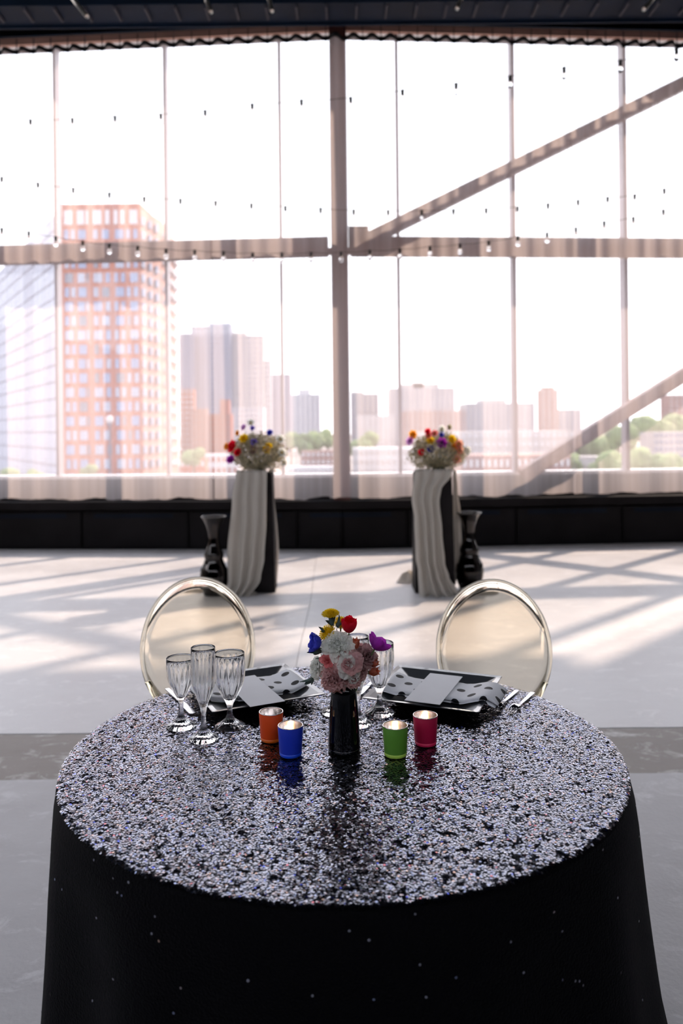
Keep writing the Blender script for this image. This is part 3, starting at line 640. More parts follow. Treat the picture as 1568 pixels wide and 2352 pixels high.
# ------------------------------------------------------------------ flowers
def petal(L, Wp, e0, e1, az, ruffle, seed, nu=4, nv=5, r0=.002, cup=.25, tip=.5, z0=0.0):
    def P(u, v):
        t = u * 2 - 1; ww = Wp * (math.sin(PI * min(1, .12 + .80 * v) ** .9)) ** .6 * (1.0 if v < .8 else 1 - (v - .8) * tip * 2)
        # arc length integration of elevation
        n = 6; r = r0; z = z0
        for i in range(n):
            s_ = (i + .5) / n * v; e = e0 + (e1 - e0) * s_; r += math.cos(e) * L * v / n; z += math.sin(e) * L * v / n
        e = e0 + (e1 - e0) * v; off = cup * ww * t * t
        rf = ruffle * L * v * v * (math.sin(t * 7 + seed * 5) + mnoise.noise(Vector((t * 3, v * 3, seed * 9))) * 1.2)
        dz = off + rf; x = ww / 2 * t; r2 = r - math.sin(e) * dz; z2 = z + math.cos(e) * dz
        return (r2 * math.cos(az) - x * math.sin(az), r2 * math.sin(az) + x * math.cos(az), z2)
    return MB().grid(P, nu, nv)
def orient(o, axis, spin=0.0):
    q = Vector(axis).to_track_quat('Z', 'Y'); o.rotation_mode = 'QUATERNION'; o.rotation_quaternion = q @ Quaternion((0, 0, 1), spin)
def stem_part(root, target_world, r=.0016):
    inv = root.matrix_basis.inverted(); q = inv @ Vector(target_world); k = MB()
    k.tube([(0, 0, -.001), (0, 0, -.012), Vector((0, 0, -.03)).lerp(q, .35), q], r, 6); k.build('stem', M['stem'], root)
def anemone(loc, axis, size, colr, openness, label, target=None, stem=True, group=None):
    root = empty('anemone', loc); orient(root, axis, random.random() * 6)
    for lay in range(2):
        for i in range(5 if lay == 0 else 4):
            az = 2 * PI * (i + .5 * lay) / (5 if lay == 0 else 4) + random.uniform(-.15, .15)
            e0, e1 = openness; f = lay * R(8)
            petal(size * random.uniform(.92, 1.06), size * .86, e0 + f, e1 + f + random.uniform(-.1, .1), az, .04, random.random() * 9, nu=6, nv=8, r0=.003, cup=.35, z0=lay * .001).build('petal', PM[colr], root)
    k = MB(); k.ball((0, 0, .005), size * .17, 12, 8, (1, 1, .9)); k.build('centre', PM['black'], root)
    k = MB()
    for i in range(26):
        a = 2 * PI * i / 26; rr = size * .27 * random.uniform(.85, 1.1); k.tube([(0, 0, .002), (rr * .8 * math.cos(a), rr * .8 * math.sin(a), .006), (rr * math.cos(a), rr * math.sin(a), .009)], .0005, 4); k.ball((rr * math.cos(a), rr * math.sin(a), .009), .0011, 5, 4)
    k.build('stamens', PM['black'], root)['kind'] = 'stuff'
    if stem and target: bpy.context.view_layer.update(); stem_part(root, target)
    tag(root, label, 'flower', group); return root
def mum(loc, axis, size, colr, label, target=None):
    root = empty('chrysanthemum', loc); orient(root, axis, random.random() * 6); k = MB(); seedp = 0
    for ring in range(9):
        rr = ring / 8; n = int(5 + 22 * rr); e = R(88) - R(78) * rr
        for i in range(n):
            az = 2 * PI * (i + .5 * (ring % 2)) / n + random.uniform(-.05, .05); L = size * (.22 + .14 * rr)
            pb = petal(L, size * .13, e + .2, e - .1, az, .02, random.random(), nu=2, nv=3, r0=size * (.05 + .62 * rr), cup=.5, z0=size * .34 * math.cos(rr * 1.45)); k.add(pb.v, pb.f, True)
    o = k.build('petals', PM[colr], root); o['kind'] = 'stuff'
    k = MB(); k.ball((0, 0, size * .06), size * .62, 16, 8, (1, 1, .45)); k.build('flower_head', PM[colr], root)
    k = MB(); k.lathe([(.002, -size * .3), (size * .35, -size * .2), (size * .55, -size * .02)], 14); k.build('calyx', M['stem'], root)
    if target: bpy.context.view_layer.update(); stem_part(root, target, .0018)
    tag(root, label, 'flower'); return root
def ruffled(kind, loc, axis, size, colr, label, n=46, target=None, ruf=.13, wide=.85, inner=None):
    root = empty(kind, loc); orient(root, axis, random.random() * 6); mats = [colr] + ([inner] if inner else [])
    for mi, cname in enumerate(mats):
        k = MB()
        for i in range(n):
            if len(mats) == 2 and (i % 3 == 0) != (mi == 1): continue
            t = (i + .5) / n; az = i * 2.39996 + random.uniform(-.2, .2); e = R(86) * (1 - t) ** .8 - R(18) * t
            L = size * (.55 + .45 * t) * random.uniform(.88, 1.08)
            pb = petal(L, size * wide * (.6 + .4 * t), e + R(22), e - R(14), az, ruf, random.random() * 20, nu=7, nv=6, r0=size * .06 * t, cup=.12, tip=.15, z0=size * .1 * (1 - t)); k.add(pb.v, pb.f, True)
        k.build('petals' if mi == 0 else 'inner_petals', PM[cname], root)['kind'] = 'stuff'
    k = MB(); k.lathe([(.002, -size * .45), (size * .16, -size * .3), (size * .20, size * .05), (size * .05, size * .1)], 12); k.build('calyx', M['stem'], root)
    if target: bpy.context.view_layer.update(); stem_part(root, target, .0016)
    tag(root, label, 'flower'); return root

# bouquets on the plinths
def cloud(c, rx, ry, rz_, label, seed):
    root = empty('babys_breath', (c.x, c.y, c.z - rz_)); k = MB(); rs = np.random.default_rng(seed); n = 5200
    for i in range(n):
        v = rs.normal(size=3); v /= np.linalg.norm(v); r = rs.uniform(.25, 1) ** .45
        bumpy = 1 + .22 * mnoise.noise(Vector(v * 2.2) + Vector((seed, 0, 0)))
        p = np.array([v[0] * rx, v[1] * ry, v[2] * rz_]) * r * bumpy + np.array([0, 0, rz_]); s = rs.uniform(.004, .008)
        if p[2] < .002: continue
        x, y, z = p; k.add([(x - s, y, z), (x + s, y, z), (x, y - s, z), (x, y + s, z), (x, y, z - s), (x, y, z + s)], [(0, 2, 5), (2, 1, 5), (1, 3, 5), (3, 0, 5), (2, 0, 4), (1, 2, 4), (3, 1, 4), (0, 3, 4)])
    o = k.build('florets', PM['cream'], root); o['kind'] = 'stuff'
    k = MB()
    for i in range(160):
        v = rs.normal(size=3); v[2] = abs(v[2]); v /= np.linalg.norm(v); k.tube([(0, 0, .003), (v[0] * rx * .5, v[1] * ry * .5, rz_ * .6 + v[2] * rz_ * .4), (v[0] * rx, v[1] * ry, rz_ + v[2] * rz_ * .9)], .0012, 4)
    k.build('stems', M['leaf'], root)['kind'] = 'stuff'
    tag(root, label, 'flowers', kind='stuff'); return root
for (pl, d, hh, pcx, spec_, side, seed) in (
    (pl1, dl, hl, 592, [(537, 1027, 16, 'red'), (547, 1040, 10, 'red'), (522, 1026, 9, 'orange'), (531, 1057, 11, 'purple'), (561, 1009, 12, 'yellow'), (583, 1016, 9, 'violet'), (584, 1033, 12, 'mauve'), (610, 1034, 11, 'yellow'), (616, 1026, 9, 'yellow'), (620, 995, 8, 'blue'), (580, 984, 6, 'violet'), (561, 982, 8, 'lilac'), (547, 995, 7, 'orange'), (643, 1010, 12, 'white'), (646, 1040, 12, 'white'), (576, 972, 9, 'white'), (650, 1062, 9, 'white')], 'left', 3),
    (pl2, dr, hr, 1006, [(944, 1014, 12, 'lilac'), (950, 998, 11, 'orange'), (983, 992, 8, 'red'), (984, 1000, 8, 'rose'), (998, 996, 8, 'rose'), (1012, 998, 7, 'blue'), (1012, 986, 10, 'white'), (988, 1014, 11, 'yellow'), (1014, 1018, 13, 'purple'), (969, 1039, 9, 'red'), (988, 1033, 9, 'blue'), (1035, 1010, 12, 'yellow'), (1041, 1026, 10, 'orange'), (1051, 1020, 12, 'peach'), (1053, 1035, 11, 'peach'), (1048, 1055, 11, 'peach'), (1070, 1035, 12, 'white'), (1030, 981, 7, 'cream')], 'right', 9)):
    ctr = at(pcx, 1046, d + wl / 2); ctr.z = hh + .006 + .19
    cl = cloud(ctr, .265, .20, .195, "cloud of cream baby's breath on the %s plinth" % side, seed); cl.location.z = hh - .015
    nm = {'red': 'red', 'rose': 'rose pink', 'orange': 'orange', 'purple': 'magenta', 'yellow': 'yellow', 'violet': 'violet', 'mauve': 'dusky purple', 'blue': 'blue', 'lilac': 'lilac', 'white': 'white', 'peach': 'peach', 'cream': 'tiny cream'}
    cnt = {}
    for (fx, fy, fr_, cc) in spec_:
        dd = d + wl / 2 - .13; p = at(fx, fy, dd); s = fr_ / F * dd
        where = ('high' if fy < 1000 else 'low' if fy > 1030 else 'midway') + (' at far left' if fx < pcx - 45 else ' at left' if fx < pcx - 12 else ' in the centre' if fx < pcx + 14 else ' at right' if fx < pcx + 46 else ' at far right')
        key = (cc, where); cnt[key] = cnt.get(key, 0) + 1; extra = '' if cnt[key] == 1 else ', the one nearer the rim'
        root = empty('bouquet_flower', p); orient(root, (random.uniform(-.5, .5) + (fx - pcx) / 90, -1, random.uniform(0, .6)), random.random())
        k = MB()
        for lay in range(2):
            for i in range(7):
                pb = petal(s * (1.1 - .25 * lay), s * .9, R(10 + 28 * lay), R(40 + 25 * lay), 2 * PI * (i + .5 * lay) / 7, .06, i + lay, nu=4, nv=4, cup=.3); k.add(pb.v, pb.f, True)
        k.build('petals', PM[cc], root)
        k = MB(); k.ball((0, 0, s * .15), s * .22, 10, 6); k.build('centre', PM['black' if cc in ('red', 'purple', 'blue', 'violet', 'lilac') else 'yellow'], root)
        bpy.context.view_layer.update(); k = MB(); inv = root.matrix_basis.inverted(); q = inv @ Vector((ctr.x + (fx - pcx) / F * dd * .3, d + wl / 2, hh + .03)); k.tube([(0, 0, 0), q * .5, q], .0018, 5); k.build('stem', M['stem'], root)
        tag(root, '%s flower %s of the %s plinth bouquet%s' % (nm[cc], where, side, extra), 'flower')

# ================================================================== TABLE
TC = Vector((-0.004, 1.794)); TR_, TZ = 0.61, 0.760
tb = empty('round_table', (TC.x, TC.y, 0))
k = MB(); k.lathe([(.590, .727), (.600, .730), (.600, .748), (.592, .752)], 64); k.build('tabletop', M['wood'], tb)
for i in range(4):
    a = PI / 4 + i * PI / 2; k = MB(); k.tube([(.40 * math.cos(a), .40 * math.sin(a), .727), (.44 * math.cos(a), .44 * math.sin(a), 0.001)], .015, 10); k.build('leg', M['metal'], tb)
k = MB(); k.tube([(.41 * math.cos(a), .41 * math.sin(a), .45) for a in np.linspace(0, 2 * PI, 24, endpoint=False)], .008, 6, closed=True); k.build('brace_ring', M['metal'], tb)
tag(tb, 'round banquet table hidden under the black sequin cloth', 'table')
tc = empty('tablecloth', (TC.x, TC.y, 0))
def skirt(th, z):
    """radius of the hanging cloth at angle th and height z"""
    t = min(1, max(0, (TZ - z) / TZ)); c_, s_ = math.cos(th), math.sin(th)
    base = TR_ + .010 * min(1, t * 14) + .030 * t + .05 * t * t
    fold = (.010 + .028 * t) * (math.sin(9 * th + 1.0) * .6 + .5 * math.sin(14 * th + .4) + .4 * mnoise.noise(Vector((c_ * 4, s_ * 4, 2)))) * min(1, t * 5)
    front = max(0, -s_); fold *= 1 - .45 * front
    right = max(0, c_); left = max(0, -c_)
    return base + fold + .012 * right * t * 2 - .042 * left * t
k = MB(); rad = [0, .1, .2, .3, .4, .5, .56, .595]; n = 180
k.lathe([(max(r, .002), TZ - .002) for r in rad] + [(.606, TZ - .0035), (.612, TZ - .009)], n, cap=False)
zs = [TZ - .009, TZ - .02, TZ - .04, .68, .64, .58, .52, .46, .40, .34, .28, .22, .16, .10, .05, .004]
k2 = MB(); k2.lathe([(1, z) for z in zs], n, fn=lambda r, z, th, i: skirt(th, z) if i else .612, cap=False)
k.add(k2.v, k2.f, True); k.build('fabric', M['cloth'], tc, solid=0.0)
# sequins: tens of thousands of small tilted flakes, one joined part
def sequins():
    sp_ = .0036; g = np.arange(-.625, .625, sp_); X, Y = np.meshgrid(g, g); X = X.ravel() + rng.uniform(-.45, .45, X.size) * sp_; Y = Y.ravel() + rng.uniform(-.45, .45, Y.size) * sp_
    keep = X * X + Y * Y < .611 ** 2; X, Y = X[keep], Y[keep]; n = X.size
    def smooth_noise(scale, seed):
        r_ = np.random.default_rng(seed); m_ = int(1.3 / scale) + 3; t = r_.normal(size=(m_, m_)); fx = (X + .64) / scale; fy = (Y + .64) / scale
        ix, iy = fx.astype(int), fy.astype(int); ax, ay = fx - ix, fy - iy; ax = ax * ax * (3 - 2 * ax); ay = ay * ay * (3 - 2 * ay)
        return (t[ix, iy] * (1 - ax) + t[ix + 1, iy] * ax) * (1 - ay) + (t[ix, iy + 1] * (1 - ax) + t[ix + 1, iy + 1] * ax) * ay
    d2r = PI / 180
    tx = (smooth_noise(.011, 1) * 4.6 + smooth_noise(.0055, 5) * 4.2 + rng.normal(0, 3.8, n)) * d2r
    ty = (smooth_noise(.011, 2) * 4.6 + smooth_noise(.0055, 6) * 4.2 + rng.normal(0, 3.8, n)) * d2r
    rr = np.sqrt(X * X + Y * Y); edge = np.clip((rr - .600) / .012, 0, 1); tx += edge * .6 * X / rr; ty += edge * .6 * Y / rr
    Z = TZ + rng.uniform(0, .0012, n) - edge * .002
    # skirt sequins
    ns = 110; th = rng.uniform(PI * 1.0, PI * 2.0, ns); zz = TZ - .012 - .70 * rng.uniform(0, 1, ns) ** 1.6
    nv = np.stack([tx, ty, np.ones(n)], 1); nv /= np.linalg.norm(nv, axis=1)[:, None]
    cen = np.stack([X, Y, Z], 1)
    sx = np.array([skirt(a, z) for a, z in zip(th, zz)]) + .0015
    nv2 = np.stack([np.cos(th) + rng.normal(0, .12, ns), np.sin(th) + rng.normal(0, .12, ns), rng.normal(.02, .16, ns)], 1); nv2 /= np.linalg.norm(nv2, axis=1)[:, None]
    cen = np.concatenate([cen, np.stack([sx * np.cos(th), sx * np.sin(th), zz], 1)]); nv = np.concatenate([nv, nv2]); N = cen.shape[0]
    a = np.cross(nv, np.tile([0.3, 1.0, 0.1], (N, 1))); a /= np.linalg.norm(a, axis=1)[:, None]; b_ = np.cross(nv, a)
    rad_ = rng.uniform(.0019, .0026, N); ph = rng.uniform(0, 1, N)
    V = np.empty((N, 6, 3))
    for q in range(6):
        an = ph + q * PI / 3; V[:, q] = cen + rad_[:, None] * (np.cos(an)[:, None] * a + np.sin(an)[:, None] * b_)
    me = bpy.data.meshes.new('sequins'); me.vertices.add(N * 6); me.vertices.foreach_set('co', V.reshape(-1)); me.loops.add(N * 6); me.loops.foreach_set('vertex_index', np.arange(N * 6, dtype=np.int32))
    me.polygons.add(N); me.polygons.foreach_set('loop_start', np.arange(0, N * 6, 6, dtype=np.int32)); me.update(calc_edges=True)
    ca = me.color_attributes.new('tint', 'FLOAT_COLOR', 'POINT'); base = np.tile(np.array([.29, .30, .36, 1.0]), (N, 1)) * np.concatenate([rng.uniform(.8, 1.15, (N, 1))] * 3 + [np.ones((N, 1))], 1)
    t = rng.uniform(0, 1, N)
    base[t < .10, :3] *= np.array([1.15, .95, .85]); base[(t > .1) & (t < .22), :3] *= np.array([.85, .95, 1.2]); base[(t > .22) & (t < .25), :3] = np.array([.45, .30, .24]); base[(t > .25) & (t < .262), :3] = np.array([.05, .08, .5]); base[(t > .262) & (t < .27), :3] = (.5, .15, .18)
    ca.data.foreach_set('color', np.repeat(base, 6, axis=0).astype(np.float32).reshape(-1))
    me.materials.append(M['sequin']); o = bpy.data.objects.new('sequins', me); C.objects.link(o); o.parent = tc; o['kind'] = 'stuff'
sequins()
tag(tc, 'floor length black sequin tablecloth on the round table', 'tablecloth')

# ---- plates, napkins, cards
def plate(c, rz, label):
    root = empty('charger_plate', (c[0], c[1], TZ + .0016), rz); k = MB()
    prof = [(.070, .0), (.078, .0005), (.150, .0225), (.1515, .0240), (.150, .0252), (.138, .0235), (.098, .0075), (.094, .0060), (.060, .0058)]
    ring = lambda h, z, rc: [(sx * (h - rc) + rc * math.cos(a0 + t), sy * (h - rc) + rc * math.sin(a0 + t), z) for sx, sy, a0 in ((1, 1, 0), (-1, 1, PI / 2), (-1, -1, PI), (1, -1, 1.5 * PI)) for t in (0, PI / 6, PI / 3, PI / 2)]
    vs = []; 
    for h, z in prof: vs += ring(h, z, .006)
    n = 16; fs = [(i * n + q, i * n + (q + 1) % n, (i + 1) * n + (q + 1) % n, (i + 1) * n + q) for i in range(len(prof) - 1) for q in range(n)]
    fs += [tuple(range(n))[::-1], tuple(range((len(prof) - 1) * n, len(prof) * n))]; k.add(vs, fs); k.build('plate', M['plate'], root)
    tag(root, label, 'plate', 'black square charger plates'); return root
def napkin(c, rz, x0, x1, label, drop=0.0):
    root = empty('napkin', (c[0], c[1], TZ + .012), rz); ox = (x0 + x1) / 2
    me = None; nu, nv = 44, 40; hw = .066
    vs = []; uvs = []; arc = 0.0; prev = None
    def zt(x, y):      # rests in the well, climbs the rim
        ax = max(abs(x), 0); z = .003
        if ax > .09: z = .003 + min(1, (ax - .09) / .05) * .013
        if x > .150: z -= (x - .150) * drop
        return z + .0015 * math.sin(x * 60 + y * 20)
    th = .011
    for j in range(nv):
        a = 2 * PI * j / nv                       # closed flattened roll cross-section
        cy_, sy_ = math.cos(a), math.sin(a); y = hw * abs(cy_) ** .35 * (1 if cy_ > 0 else -1); z = th * (.5 + .5 * abs(sy_) ** .5 * (1 if sy_ > 0 else -1))
        if prev: arc += math.hypot(y - prev[0], z - prev[1])
        prev = (y, z)
        for i in range(nu + 1):
            x = x0 + (x1 - x0) * i / nu; e = min(1, (x - x0) / .012, (x1 - x) / .012); e = max(.15, e) ** .5
            yy = y * (1 + .04 * math.sin(x * 23)); zz = zt(x, yy) + z * e * (1.15 + .25 * mnoise.noise(Vector((x * 14, yy * 14, rz))))
            vs.append((x, yy, zz)); uvs.append((x, arc))
    fs = [(j * (nu + 1) + i, j * (nu + 1) + i + 1, ((j + 1) % nv) * (nu + 1) + i + 1, ((j + 1) % nv) * (nu + 1) + i) for j in range(nv) for i in range(nu)]
    fs.append(tuple(j * (nu + 1) for j in range(nv))); fs.append(tuple(j * (nu + 1) + nu for j in range(nv))[::-1])
    k = MB(); k.add(vs, fs, True); o = k.build('folded_cloth', M['napkin'], root)
    ul = o.data.uv_layers.new(name='UVMap')
    for lp in o.data.loops: ul.data[lp.index].uv = uvs[lp.vertex_index]
    # loose under layer giving the folded edge
    k = MB(); k.grid(lambda u, v: (x0 + .006 + (x1 - x0 - .012) * u, -hw - .004 + .03 * v, zt(x0 + (x1 - x0) * u, 0) - .0005 + .001 * math.sin(u * 12)), 30, 3)
    ub = k.build('lower_fold', M['napkin'], root, solid=.0016); ul = ub.data.uv_layers.new(name='UVMap')
    for lp in ub.data.loops: vv = ub.data.vertices[lp.vertex_index].co; ul.data[lp.index].uv = (vv.x, vv.y)
    tag(root, label, 'napkin', 'polka dot napkins'); return root
def card(c, rz, label, tilt=0.0):
    root = empty('menu_card', (c[0], c[1], TZ + .0315), rz); k = MB(); k.box((-.046, -.118, -.0005), (.046, .118, .0005)); o = k.build('card_sheet', M['card'], root); root.rotation_euler = (tilt, 0, rz)
    tag(root, label, 'card', 'blank white menu cards'); return root
pR, rR = (.241, 2.113), R(-22.3); pL, rL = (-.248, 2.137), R(25.0)
plate(pR, rR, 'black square charger plate at the right place setting'); plate(pL, rL, 'black square charger plate at the left place setting')
napkin((pR[0] + .0, pR[1] - .005), rR, -.135, .180, 'white napkin with black dots overhanging the right plate', .35)
napkin((pL[0], pL[1]), rL, -.16, .135, 'white napkin with black dots lying on the left plate')
card((.238, 2.085), rR, 'white menu card on the right plate'); card((-.241, 2.084), rL, 'white menu card on the left plate')

# ---- cutlery
def fork(p, q, label):
    p, q = Vector(p), Vector(q); dv = (q - p).to_2d(); L = dv.length; rz = math.atan2(dv.y, dv.x)
    root = empty('fork', (p.x, p.y, TZ + .003), rz); k = MB(); hl = L * .60
    k.prism([(0, -.0065), (hl * .5, -.0052), (hl, -.0032), (hl, .0032), (hl * .5, .0052), (0, .0065)], 0, .0028); k.build('handle', M['steelware'], root, bevel=.0008)
    k = MB(); x1 = hl; tl = L - hl
    def P(u, v):
        x = x1 + tl * .48 * u; hw_ = .0032 + (.0125 - .0032) * (1 / (1 + math.exp(-12 * (u - .45)))); t = v * 2 - 1; return (x, hw_ * t, .0014 + .006 * math.sin(PI * min(1, u * .9)) * .9 - .003 * (1 - t * t) * u + .002)
    k.grid(P, 12, 6); k.build('head', M['steelware'], root, solid=.0016)
    for i in range(4):
        t = (i - 1.5) / 1.5; k = MB(); k.tube([(x1 + tl * .47, .0102 * t, .0050), (x1 + tl * .75, .0102 * t, .0030), (x1 + tl, .0096 * t, .0055)], [.0018, .0015, .0008], 6); k.build('tine', M['steelware'], root)
    tag(root, label, 'fork', 'forks beside the right plate')
z = TZ + .004
fork(onz(1187, 1586, z), onz(1128, 1637, z), 'steel fork right of the right plate, the inner one'); fork(onz(1223, 1591, z), onz(1170, 1641, z), 'steel fork right of the right plate, the outer one')
def knife(p, q, label):
    p, q = Vector(p), Vector(q); dv = (q - p).to_2d(); L = dv.length; rz = math.atan2(dv.y, dv.x)
    root = empty('table_knife', (p.x, p.y, TZ + .003), rz); k = MB()
    k.prism([(0, -.0065), (L * .5, -.0055), (L * .5, .0055), (0, .0065)], 0, .004); k.build('handle', M['steelware'], root, bevel=.001)
    ol = [(L * .5, -.005), (L * .6, -.008), (L * .9, -.0095)] + [(L * .94 + .0105 * math.sin(a) * .9, -.0095 * math.cos(a)) for a in np.linspace(.1, PI - .1, 9)] + [(L * .9, .0095), (L * .6, .007), (L * .5, .005)]
    k = MB(); k.prism(ol, .0012, .0026); k.build('blade', M['steelware'], root); tag(root, label, 'knife', 'table knives')
knife(onz(384, 1583, z), onz(446, 1641, z), 'steel table knife behind the left group of glasses'); knife(onz(868, 1556, z), onz(822, 1596, z), 'steel table knife between the bouquet and the right plate')

# ---- crystal stemware
def stemware(kind, h, bowl, foot_r, solid_at, label, loc, group, rot=0.0):
    root = empty(kind, (loc[0], loc[1], TZ + .0016), rot); NF = 16; n = NF * 8
    out = [(foot_r * .98, 0), (foot_r, .002), (foot_r * .97, .004), (foot_r * .82, .007), (foot_r * .55, .013), (foot_r * .32, .020), (.0075, .029), (.0060, .038)] + [(r, z) for r, z in bowl]
    # resample smoothly
    pts = []
    for i in range(len(out) - 1):
        p0 = out[max(i - 1, 0)]; p1 = out[i]; p2 = out[i + 1]; p3 = out[min(i + 2, len(out) - 1)]
        for q in range(3):
            t = q / 3; cr = lambda a, b_, c_, d_: .5 * ((2 * b_) + (-a + c_) * t + (2 * a - 5 * b_ + 4 * c_ - d_) * t * t + (-a + 3 * b_ - 3 * c_ + d_) * t ** 3); pts.append((max(.003, cr(p0[0], p1[0], p2[0], p3[0])), cr(p0[1], p1[1], p2[1], p3[1])))
    pts.append(out[-1])
    def fl(r, z, th, i):
        top = max(0, min(1, (h - .013 - z) / .010)); a = .085 * top
        if z < .005: a *= .45
        ph_ = (th * NF / (2 * PI)) % 1; return r * (1 - a * math.sin(PI * ph_))
    inner = []
    rim = out[-1]; pts += [(rim[0] - .0002, h + .0005), (rim[0] - .0006, h + .0006), (rim[0] - .0010, h + .0003)]
    for (r, z_) in reversed(pts[:-4]):
        if z_ < solid_at: break
        tt = min(1, (h - z_) / .022); inner.append((max(.002, r * (1 - .098 * tt) - .0009 - (.10 * r * max(0, 1 - (z_ - solid_at) / .04))), z_))
    inner.append((.0015, solid_at + .0))
    k = MB(); N1 = len(pts); allp = pts + inner; vs = []
    for i, (r, z_) in enumerate(allp):
        for q in range(n):
            th = 2 * PI * q / n; rr = fl(r, z_, th, i) if i < N1 else r; vs.append((rr * math.cos(th), rr * math.sin(th), z_))
    m_ = len(allp); fs = [(i * n + q, i * n + (q + 1) % n, (i + 1) * n + (q + 1) % n, (i + 1) * n + q) for i in range(m_ - 1) for q in range(n)]
    fs.append(tuple(range(n))[::-1]); fs.append(tuple(range((m_ - 1) * n, m_ * n))); k.add(vs, fs, True); k.build('crystal_body', M['crystal'], root)
    
    tag(root, label, 'glass', group); return root
def bowlp(h, r, z0, shape): return [(r * a, z0 + (h - z0) * b_) for a, b_ in shape]
def bowlf(h, r, shape): return [(r * a, h * b_) for b_, a in shape]
gob = bowlf(.177, .0368, [(.29, .20), (.37, .38), (.45, .59), (.53, .79), (.61, .93), (.70, 1.01), (.79, 1.04), (.9, 1.02), (1, 1)])
flu = bowlf(.212, .0282, [(.24, .19), (.30, .23), (.37, .34), (.435, .51), (.50, .71), (.565, .88), (.63, .97), (.76, 1.02), (.89, 1.02), (1, 1)])
win = bowlf(.166, .0345, [(.33, .17), (.39, .22), (.46, .38), (.54, .60), (.63, .81), (.74, .95), (.86, 1.0), (1, 1)])
zt = TZ
w1 = stemware('wine_glass', .166, win, .0355, .070, 'small cut crystal wine glass, leftmost on the table', onz(416, 1670, zt), 'crystal stemware')
f1 = stemware('champagne_flute', .212, flu, .0350, .082, 'tall narrow cut crystal flute at the front of the left glasses', onz(468, 1699, zt), 'crystal stemware')
g1 = stemware('water_goblet', .177, gob, .0365, .066, 'large cut crystal goblet right of the left flute', onz(528, 1670, zt), 'crystal stemware')
def clone(src, px, py, label, rot):
    c_ = copy_tree(src); p = onz(px, py, zt); c_.location = (p.x, p.y, TZ + .0016); c_.rotation_euler = (0, 0, rot); c_['label'] = label
clone(g1, 871.5, 1640, 'large cut crystal goblet right of the bouquet', .1); clone(f1, 822, 1664, 'tall cut crystal flute mostly hidden behind the black vase', .15); clone(w1, 769, 1638, 'small cut crystal wine glass behind the left side of the black vase', .05)

# ---- votive candles
def votive(px, py, cname, dark_, bright, lit, label):
    p = onz(px, py, TZ); root = empty('votive_candle', (p.x, p.y, TZ + .0016)); h = .0655; r0, r1 = .0245, .0280
    mb = mat(cname + '_satin_glass', dark_, .42, vary=.04, vscale=30, spec=.4); ml = mat(cname + '_frosted_base', bright, .35, trans=.35, vary=.03)
    k = MB(); k.lathe([(r0 * .93, 0.0005), (r0, .0025), (r0 + .0003, .009)], 48); k.build('glass_base', ml, root)
    k = MB(); k.lathe([(r0 + .0003, .009), (r1, h - .0008), (r1 - .0006, h), (r1 - .0016, h), (r1 - .0020, h - .0008), (r0 - .0018, .0100)], 48, cap=False); k.build('cup', mb, root)
    k = MB(); k.lathe([(r1 - .0021, h - .0009), (r0 - .0020, .0105), (.002, .0102)], 48, cap=False); k.build('mirror_lining', M['silver'], root)
    k = MB(); k.tube([((r1 - .0011) * math.cos(a), (r1 - .0011) * math.sin(a), h) for a in np.linspace(0, 2 * PI, 48, endpoint=False)], .0011, 6, closed=True); k.build('rim', M['silver'], root)
    k = MB(); k.lathe([(.0185, .0108), (.0188, .012), (.0188, .020), (.018, .0205), (.004, .0202)], 32); wx = k.build('wax', M['wax'], root)
    k = MB(); k.tube([(0, 0, .020), (.0005, 0, .025)], .0007, 5); k.build('wick', M['wick'], wx)
    if lit:
        k = MB(); k.lathe([(.0007, 0), (.0022, .002), (.0030, .005), (.0022, .009), (.0010, .013), (.0003, .015)], 12, c=(0, 0, .024)); k.build('flame', M['flame'], root)
        L = bpy.data.lights.new('candle_light', 'POINT'); L.energy = .02; L.color = (1, .55, .25); L.shadow_soft_size = .004; lo = bpy.data.objects.new('candle_light', L); C.objects.link(lo); lo.parent = root; lo.location = (0, 0, .053)
    tag(root, label, 'candle', 'votive candles in coloured glass')
votive(623, 1701, 'orange', (.75, .07, .008), (1.0, .18, .01), False, 'orange glass votive holder, leftmost of the four')
votive(667.5, 1735.5, 'blue', (.01, .035, .50), (.01, .09, .95), True, 'cobalt blue glass votive candle left of the vase')
votive(908, 1736, 'green', (.10, .27, .03), (.55, .85, .12), True, 'green glass votive candle right of the vase')
votive(977, 1710, 'raspberry', (.42, .004, .05), (.95, .03, .15), True, 'raspberry red glass votive candle, rightmost of the four')

# ---- centre vase and bouquet
vp = onz(790.5, 1725, TZ); va = empty('flower_vase', (vp.x, vp.y, TZ + .0016))
k = MB(); vh = .148
k.lathe([(.0325, .0), (.0350, .0015), (.0362, .006), (.0358, .02), (.0335, .06), (.0305, .10), (.0285, .130), (.0278, vh), (.0262, vh), (.0268, .130), (.0288, .10), (.030, .02), (.002, .016)], 64); k.build('vessel', M['vase'], va)
k = MB(); k.tube([(.0358 * math.cos(a), .0358 * math.sin(a), .0088) for a in np.linspace(0, 2 * PI, 64, endpoint=False)], .0004, 5, closed=True); k.build('base_ring', M['silver'], va)
tag(va, 'black tapered glass vase in the middle of the table', 'vase')
mouth = Vector((vp.x, vp.y, TZ + .10))
def fp(px, py, d): return at(px, py, vp.y + d)
def mt(dx=0, dy=0): return mouth + Vector((dx, dy, 0))
mum(fp(759, 1412, .0), (-.05, -.25, 1), .0210, 'yellow', 'yellow chrysanthemum standing highest in the bouquet', mt(-.008))
mum(fp(783, 1432, .03), (.1, -.5, .8), .020, 'yellow', 'yellow chrysanthemum half hidden behind the red anemone', mt(0, .01))
mum(fp(753, 1455, .0), (-.55, -.6, .6), .0225, 'yellow', 'yellow chrysanthemum above the white carnation', mt(-.01, .005))
